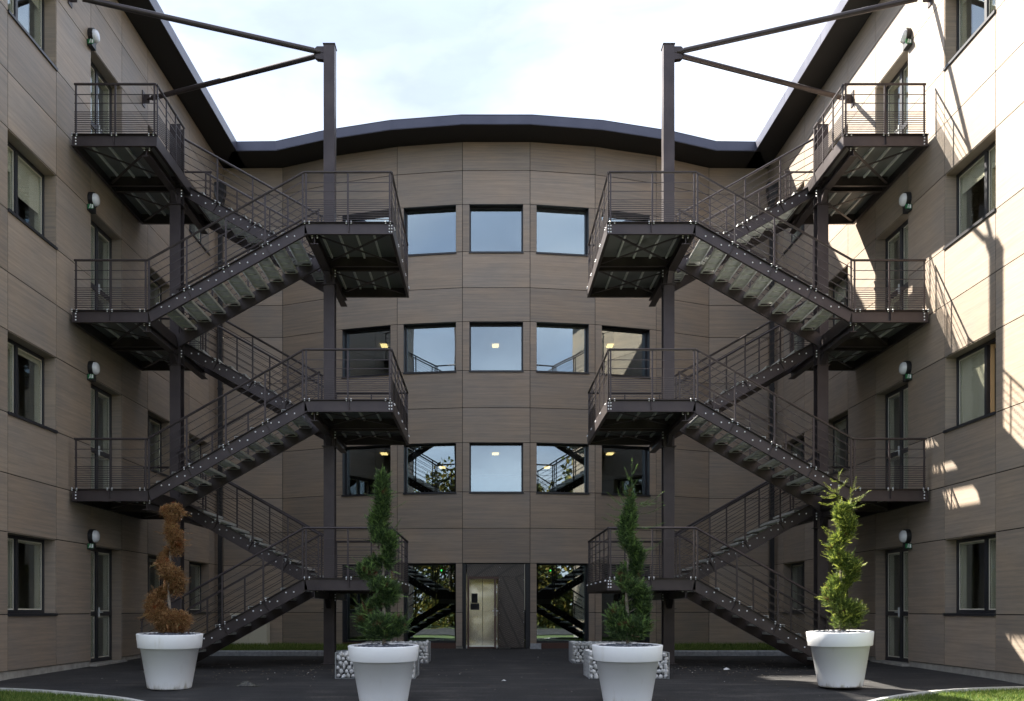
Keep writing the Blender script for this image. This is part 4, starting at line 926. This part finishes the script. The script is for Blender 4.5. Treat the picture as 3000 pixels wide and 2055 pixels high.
def topiary(x, y, zr, cx0, cy0, k, blobs, sprigs, mats, label, trunk=None, seed=1, curl=0.0, dens=1.0):
    random.seed(seed)
    t = thing('spiral_topiary', label, 'tree', (x, y, zr - 0.05))
    C = lambda a, b: ((a - cx0) / k, (cy0 - b) / k)
    zt = max(C(0, b[1])[1] for b in blobs)
    tr = MB(); prev = Vector((x, y, zr - 0.08)); n = 10
    for i in range(1, n + 1):
        z = zr + (zt - 0.1) * i / n; c = Vector((x + 0.012 * math.sin(i * 1.3), y + 0.01 * math.cos(i), z)); r0 = 0.028 * (1 - (i - 1) / n * 0.75); r1 = 0.028 * (1 - i / n * 0.75)
        tr.tube(prev, c, r0, 7, r2=r1, caps=False); prev = c
    for b in blobs:
        bx_, bz_ = C(b[0], b[1]); c = Vector((x + bx_, y + (b[4] if len(b) > 4 else 0), zr + bz_))
        tr.tube((x, y, max(zr, c.z - 0.12)), c, 0.008, 4, r2=0.003)
    tr.build('trunk', 'bark', t)
    f = MB()
    full = []
    for p_, q_ in zip(blobs, blobs[1:]):
        full.append(p_)
        if abs(p_[1] - q_[1]) + abs(p_[0] - q_[0]) < 190: full.append(tuple((u_ + v_) / 2 * (0.92 if i_ in (2, 3) else 1) for i_, (u_, v_) in enumerate(zip(p_, q_))))
    full.append(blobs[-1])
    for b in full:
        bx_, bz_ = C(b[0], b[1]); rx, rz = b[2] / k * (1.28 if bz_ < 0.75 else 1.18), b[3] / k * 1.22; yo = b[4] if len(b) > 4 else 0.0; ry = min(rx, 0.16) if rx > 0.06 else rx
        ry = max(ry, 0.05)
        cnt = int(dens * 8500 * (rx * rz + rx * ry + ry * rz)) + 40
        for _ in range(cnt):
            v = Vector((random.gauss(0, 1), random.gauss(0, 1), random.gauss(0, 1))).normalized()
            rr = random.uniform(0.4, 0.93)
            p = Vector((x + bx_ + v.x * rx * rr, y + yo + v.y * ry * rr, zr + bz_ + v.z * rz * rr))
            if p.z < zr - 0.03: continue
            d = (Vector((v.x, v.y, v.z * 0.5)) * 0.8 + Vector((0, 0, 0.6)) + Vector((random.gauss(0, .5), random.gauss(0, .5), random.gauss(0, .4))))
            if rr > 0.86 and random.random() < 0.16:
                frond(f, p, d, random.uniform(0.11, 0.17), random.uniform(0.03, 0.045), 1 if random.random() < 0.6 else 0, nl=5, droop=curl * 0.6); continue
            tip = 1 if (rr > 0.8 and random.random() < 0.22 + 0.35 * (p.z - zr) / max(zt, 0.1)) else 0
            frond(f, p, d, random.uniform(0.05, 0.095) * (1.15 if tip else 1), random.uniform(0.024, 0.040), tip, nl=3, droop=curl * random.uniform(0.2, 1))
    for sp in sprigs:
        (ax, az_), (ex, ez) = C(sp[0], sp[1]), C(sp[2], sp[3])
        a = Vector((x + ax, y + random.uniform(-.03, .03), zr + az_)); e = Vector((x + ex, y + random.uniform(-.08, .05), zr + ez)); d = e - a; ln = d.length
        n = max(4, int(ln / 0.022)); sag = Vector((0, 0, -0.10 * ln))
        last = a
        for i in range(1, n + 1):
            tt = i / n; c = a + d * tt + sag * 4 * tt * (1 - tt)
            f.tube(last, c, 0.0028, 3, mi=0, caps=False); last = c
            for sg in (-1, 1):
                sv = Vector((-d.z, 0.3, d.x)).normalized() * sg
                frond(f, c, d.normalized() * 0.75 + sv * 0.75 + Vector((0, random.uniform(-.5, .5), 0)), random.uniform(0.035, 0.06) * (1.25 - 0.75 * tt), 0.014, 1, nl=3, droop=curl)
        frond(f, e, d, 0.05, 0.015, 1, nl=3)
    o = f.build('foliage', mats, t); tag(o, kind='stuff')
    return t
PL = [(-5.19, 15.5, -0.12, 'white planter holding the dead orange-brown topiary, leftmost of the four', R(1.4), R(0.8)),
      (-1.71, 14.1, -0.25, 'white planter in the left foreground, second from the left, cut by the picture edge', R(1.6), 0.0),
      (1.744, 14.13, -0.245, 'white planter in the right foreground, third from the left, cut by the picture edge', R(1.6), R(-0.2)),
      (5.247, 15.47, -0.085, 'white planter half in sunlight at the right, rightmost of the four', R(1.2), R(-1.3))]
for p in PL: planter(p[0], p[1], p[2], p[3], -p[4] * -1, p[5])
pebbles(*PL[0][:3], 'dark slate pebbles round the dead brown topiary'); pebbles(*PL[1][:3], 'dark slate pebbles in the left foreground planter')
pebbles(*PL[2][:3], 'dark slate pebbles in the right foreground planter'); pebbles(*PL[3][:3], 'grey pebbles in the sunlit right planter')
ZR = [0.72, 0.60, 0.61, 0.765]
topiary(-5.19, 15.5, ZR[0], 357, 1508, 697,
        [(400, 1440, 140, 60, -.05), (490, 1350, 90, 80, 0), (330, 1340, 130, 90, -.12), (240, 1280, 110, 95, -.05), (190, 1180, 80, 90, 0), (230, 1090, 65, 65, .05), (290, 1030, 45, 50, .08), (440, 1020, 50, 60, .0), (460, 920, 70, 85, -.06), (380, 840, 85, 85, -.12), (290, 750, 65, 55, -.04), (290, 670, 40, 50, .05), (325, 610, 32, 40, .06), (440, 600, 45, 60, 0), (430, 490, 65, 70, -.05), (410, 410, 70, 60, -.05), (365, 320, 40, 60, 0), (400, 240, 60, 45, 0), (310, 165, 35, 40, 0), (430, 130, 30, 32, 0), (475, 200, 30, 32, 0)],
        [(330, 400, 235, 400), (480, 380, 590, 410), (490, 480, 600, 475), (490, 530, 590, 540), (320, 200, 255, 180), (330, 130, 310, 110), (100, 1290, 10, 1330), (560, 1300, 600, 1290), (430, 170, 440, 90), (260, 760, 195, 740), (540, 900, 580, 890)],
        ['leaf_brown', 'leaf_brown'], 'withered orange-brown spiral topiary in the leftmost planter', seed=11, curl=0.9)
topiary(-1.71, 14.1, ZR[1], 334.6, 1565, 610,
        [(330, 1460, 150, 55, -.05), (450, 1400, 80, 80, 0), (210, 1400, 90, 90, 0), (170, 1300, 60, 65, .02), (310, 1380, 100, 80, -.15), (240, 1220, 50, 50, .08), (370, 1180, 70, 60, .0), (410, 1090, 50, 75, -.04), (300, 1050, 80, 60, -.13), (210, 950, 75, 60, -.03), (150, 900, 45, 30, 0), (240, 850, 45, 45, .05), (380, 860, 38, 75, 0), (385, 740, 50, 70, -.04), (400, 650, 40, 60, -.02), (300, 650, 55, 60, -.08), (290, 550, 75, 65, 0), (255, 480, 45, 40, 0), (320, 440, 60, 55, 0), (325, 340, 60, 60, 0), (320, 250, 52, 60, 0), (320, 170, 38, 55, 0), (325, 100, 22, 45, 0)],
        [(390, 380, 515, 325), (420, 560, 475, 485), (120, 920, 20, 885), (140, 860, 70, 815), (260, 270, 180, 258), (200, 480, 170, 435), (520, 1400, 598, 1280), (480, 1330, 490, 1265), (120, 1220, 80, 1165), (330, 110, 328, 25), (360, 200, 435, 240), (300, 120, 270, 45), (360, 130, 395, 75), (110, 1400, 75, 1400), (350, 180, 415, 150), (280, 200, 235, 190), (420, 1060, 485, 1030)],
        ['leaf_green', 'leaf_tip'], 'tall dense green spiral topiary in the left foreground planter', seed=12)
topiary(1.744, 14.13, ZR[2], 219.8, 1558, 586.5,
        [(230, 1460, 150, 65, -.05), (150, 1370, 85, 80, 0), (130, 1300, 55, 55, 0), (270, 1400, 110, 70, -.13), (210, 1240, 40, 40, .08), (340, 1320, 50, 70, 0), (350, 1230, 52, 70, -.02), (330, 1130, 65, 60, -.06), (250, 1090, 65, 50, -.13), (180, 1040, 45, 60, -.03), (190, 950, 40, 50, .04), (305, 970, 22, 50, .03), (305, 880, 45, 55, 0), (295, 800, 60, 55, -.04), (215, 710, 62, 55, -.08), (205, 630, 55, 55, -.02), (230, 550, 62, 50, 0), (240, 480, 48, 45, 0), (245, 410, 28, 40, 0), (250, 310, 12, 45, 0)],
        [(300, 420, 510, 295), (310, 470, 510, 408), (320, 380, 490, 378), (190, 400, 68, 310), (200, 450, 70, 395), (180, 540, 12, 508), (170, 500, 62, 475), (200, 380, 135, 265), (210, 330, 187, 215), (250, 350, 258, 35), (240, 200, 205, 100), (260, 150, 290, 85), (260, 250, 292, 205), (290, 580, 520, 545), (340, 790, 490, 710), (320, 740, 350, 700), (380, 1440, 440, 1415), (370, 1340, 470, 1355), (90, 1400, 35, 1385), (180, 880, 130, 940), (300, 400, 415, 340)],
        ['leaf_green', 'leaf_tip'], 'green spiral topiary with long loose top shoots in the right foreground planter', seed=13)
topiary(5.247, 15.47, ZR[3], 259, 1498, 588.7,
        [(300, 1410, 110, 65, -.05), (400, 1330, 65, 65, 0), (280, 1300, 110, 80, -.12), (180, 1200, 75, 85, -.02), (220, 1110, 80, 55, .03), (225, 1040, 45, 50, .06), (310, 1080, 30, 50, .08), (350, 1010, 50, 45, .0), (375, 940, 50, 65, -.02), (300, 890, 85, 70, -.10), (215, 810, 65, 60, -.04), (205, 720, 45, 50, .02), (260, 650, 60, 45, .05), (340, 580, 42, 55, 0), (300, 510, 75, 50, -.05), (270, 450, 65, 45, 0), (255, 390, 48, 40, 0), (320, 380, 30, 40, 0)],
        [(230, 380, 225, 60), (225, 230, 105, 150), (225, 260, 75, 265), (230, 310, 62, 325), (230, 200, 310, 110), (225, 130, 165, 110), (230, 250, 110, 220), (300, 380, 405, 95), (330, 300, 500, 222), (330, 330, 465, 265), (320, 370, 465, 340), (350, 250, 345, 200), (370, 200, 415, 180), (190, 590, 110, 550), (180, 640, 95, 560), (150, 730, 85, 670), (150, 800, 95, 775), (280, 740, 365, 650), (90, 1200, 32, 1185), (430, 1300, 490, 1255), (230, 80, 258, 35), (210, 980, 175, 955), (360, 470, 370, 430)],
        ['leaf_yellow', 'leaf_yellow_tip'], 'sunlit yellow-green spiral topiary in the rightmost planter', seed=14)

# ------------------------------------------------------------ litter
random.seed(5)
b = MB()
def flake(mb, x, y, s):
    z = gz(y) + 0.004; a = random.uniform(0, 6.28); n = 5
    vs = [(x + s * random.uniform(.5, 1) * math.cos(a + i * 1.257), y + s * random.uniform(.5, 1) * math.sin(a + i * 1.257), z + random.uniform(0, s * 0.35)) for i in range(n)]
    vs += [(p[0], p[1], p[2] + 0.006) for p in vs]
    mb.add(vs, [tuple(range(4, -1, -1)), tuple(range(5, 10))] + [(i, (i + 1) % 5, 5 + (i + 1) % 5, 5 + i) for i in range(5)])
for _ in range(170): flake(b, random.gauss(-3.6, 1.3), random.gauss(19.3, 1.0), random.uniform(0.008, 0.024))
for _ in range(200): flake(b, random.gauss(4.3, 1.1), random.gauss(19.6, 0.9), random.uniform(0.006, 0.022))
for _ in range(240): flake(b, random.uniform(-7, 7.5), random.uniform(14.2, 26), random.uniform(0.006, 0.018))
for _ in range(60): flake(b, random.uniform(-1.6, 1.6), random.uniform(27.3, 28.1), random.uniform(0.008, 0.02))
tag(b.build('litter', 'litter_mat'), 'scattered leaf crumbs and pale grit on the dark asphalt', 'litter', kind='stuff')
for (x, y, s, lab) in ((4.36, 19.2, 0.09, 'largest white paper scrap on the asphalt under the right staircase'), (2.93, 18.7, 0.07, 'thin white scrap on the asphalt beside the right column'), (0.03, 16.6, 0.05, 'small white paper scrap on the asphalt in front of the entrance'), (5.95, 16.9, 0.06, 'white scrap in the sunlit patch beside the right planter')):
    b = MB(); z = gz(y); n = 7; r = [random.uniform(.5, 1) for _ in range(n)]
    vs = [(x + s * r[i] * math.cos(i * 6.283 / n), y + s * r[i] * math.sin(i * 6.283 / n), z + random.uniform(0.0, s * 0.3)) for i in range(n)] + [(x, y, z + s * 0.55)]
    b.add(vs, [(i, (i + 1) % n, n) for i in range(n)]); tag(b.build('paper_scrap', 'white_scrap'), lab, 'paper scrap', 'white paper scraps on the asphalt')
b = MB(); cx, cy = -4.02, 15.75; z = gz(cy); nx_, ny_ = 12, 7; vs = []
for j in range(ny_ + 1):
    for i in range(nx_ + 1):
        u = i / nx_; v = j / ny_; hh = 0.085 * math.sin(math.pi * min(1, u * 1.15)) * math.sin(math.pi * v) * (1.3 - u) + random.uniform(-.008, .010) * (0 < i < nx_ and 0 < j < ny_)
        vs.append((cx - 0.19 + 0.38 * u, cy - 0.09 + 0.2 * v + 0.04 * math.sin(3 * u), z + 0.005 + max(0, hh)))
fs = [(j * (nx_ + 1) + i, j * (nx_ + 1) + i + 1, (j + 1) * (nx_ + 1) + i + 1, (j + 1) * (nx_ + 1) + i) for j in range(ny_) for i in range(nx_)]
b.add(vs, fs); tag(b.build('crumpled_sack', 'sack_mat', origin=(cx, cy, z), smooth=False), 'dark crumpled sack lying flat on the asphalt between the two left planters', 'sack')

# ------------------------------------------------------------ sky trail
b = MB()
for off in (0, 9):
    p = Vector((2670 + off, 10000, 5540)); q = Vector((2760 + off, 10000, 4850)); b.tube(p, q, 2.5, 8, r2=8)
tag(b.build('contrail', 'vapour'), 'thin white double aircraft trail in the sky beside the right wing roof', 'contrail')

# ------------------------------------------------------------ what stands behind the camera (seen in the glass, bounces light)
random.seed(21)
def big_tree(x, y, h, label):
    t = thing('broadleaf_tree', label, 'tree', (x, y, -0.5), 'trees across the road mirrored in the glass')
    b = MB(); b.tube((x, y, -0.6), (x, y, h * 0.5), 0.22, 8, r2=0.12)
    for i in range(5):
        a = i * 1.3; b.tube((x, y, h * (0.25 + 0.06 * i)), (x + 1.8 * math.cos(a), y + 1.8 * math.sin(a), h * (0.5 + 0.08 * i)), 0.09, 5, r2=0.03)
    b.build('trunk', 'bark', t)
    f = MB()
    cl = [(random.gauss(0, 1.5), random.gauss(0, 1.3), h * random.uniform(0.06, 0.95), random.uniform(1.0, 1.9)) for _ in range(34)]
    for (cx_, cy_, cz_, r) in cl:
        for _ in range(130):
            v = Vector((random.gauss(0, 1), random.gauss(0, 1), random.gauss(0, 1))).normalized() * r * random.uniform(.5, 1)
            p = Vector((x + cx_, y + cy_, cz_)) + v; s = random.uniform(0.14, 0.30)
            a = Vector((random.gauss(0, 1), random.gauss(0, 1), random.gauss(0, 1))).normalized(); c = a.orthogonal().normalized()
            f.add([p - a * s, p + c * s * 0.6, p + a * s, p - c * s * 0.6], [(0, 1, 2, 3)])
    tag(f.build('crown', 'tree_leaf', t), kind='stuff')
for i, (x, y, h) in enumerate([(-33, -24, 13), (-27, -26, 12), (-21, -27, 14), (-16, -24, 12), (-11, -26, 12), (-5.5, -30, 8), (0, -31, 7), (5.5, -30, 8), (11, -26, 12), (16, -25, 13), (21, -26, 12), (27, -25, 14), (33, -26, 12)]):
    big_tree(x, y, h, 'autumn broadleaf tree across the road, number %s from the left as mirrored' % ['one', 'two', 'three', 'four', 'five', 'six', 'seven', 'eight', 'nine', 'ten', 'eleven', 'twelve', 'thirteen'][i])

hd = thing('hedgerow', 'tall leafy autumn hedgerow behind the mirrored trees across the road', 'hedge', (0, -36, -0.5))
f = MB()
for _ in range(22000):
    x = random.uniform(-60, 60); h = 7.0 + 1.5 * math.sin(x * 0.4) + math.sin(x * 1.3)
    p = Vector((x, -36 + random.gauss(0, 1.0), -0.5 + h * random.random())); s_ = random.uniform(0.25, 0.5)
    a = Vector((random.gauss(0, 1), random.gauss(0, 1), random.gauss(0, 1))).normalized(); c = a.orthogonal().normalized()
    f.add([p - a * s_, p + c * s_ * 0.6, p + a * s_, p - c * s_ * 0.6], [(0, 1, 2, 3)])
tag(f.build('foliage', 'tree_leaf', hd), kind='stuff')
b = MB()
for i in range(24): x = -57 + i * 5; b.tube((x, -36, -0.6), (x + 0.3, -36, 3.5), 0.14, 6, r2=0.05)
tag(b.build('stems', 'bark', hd), kind='stuff')
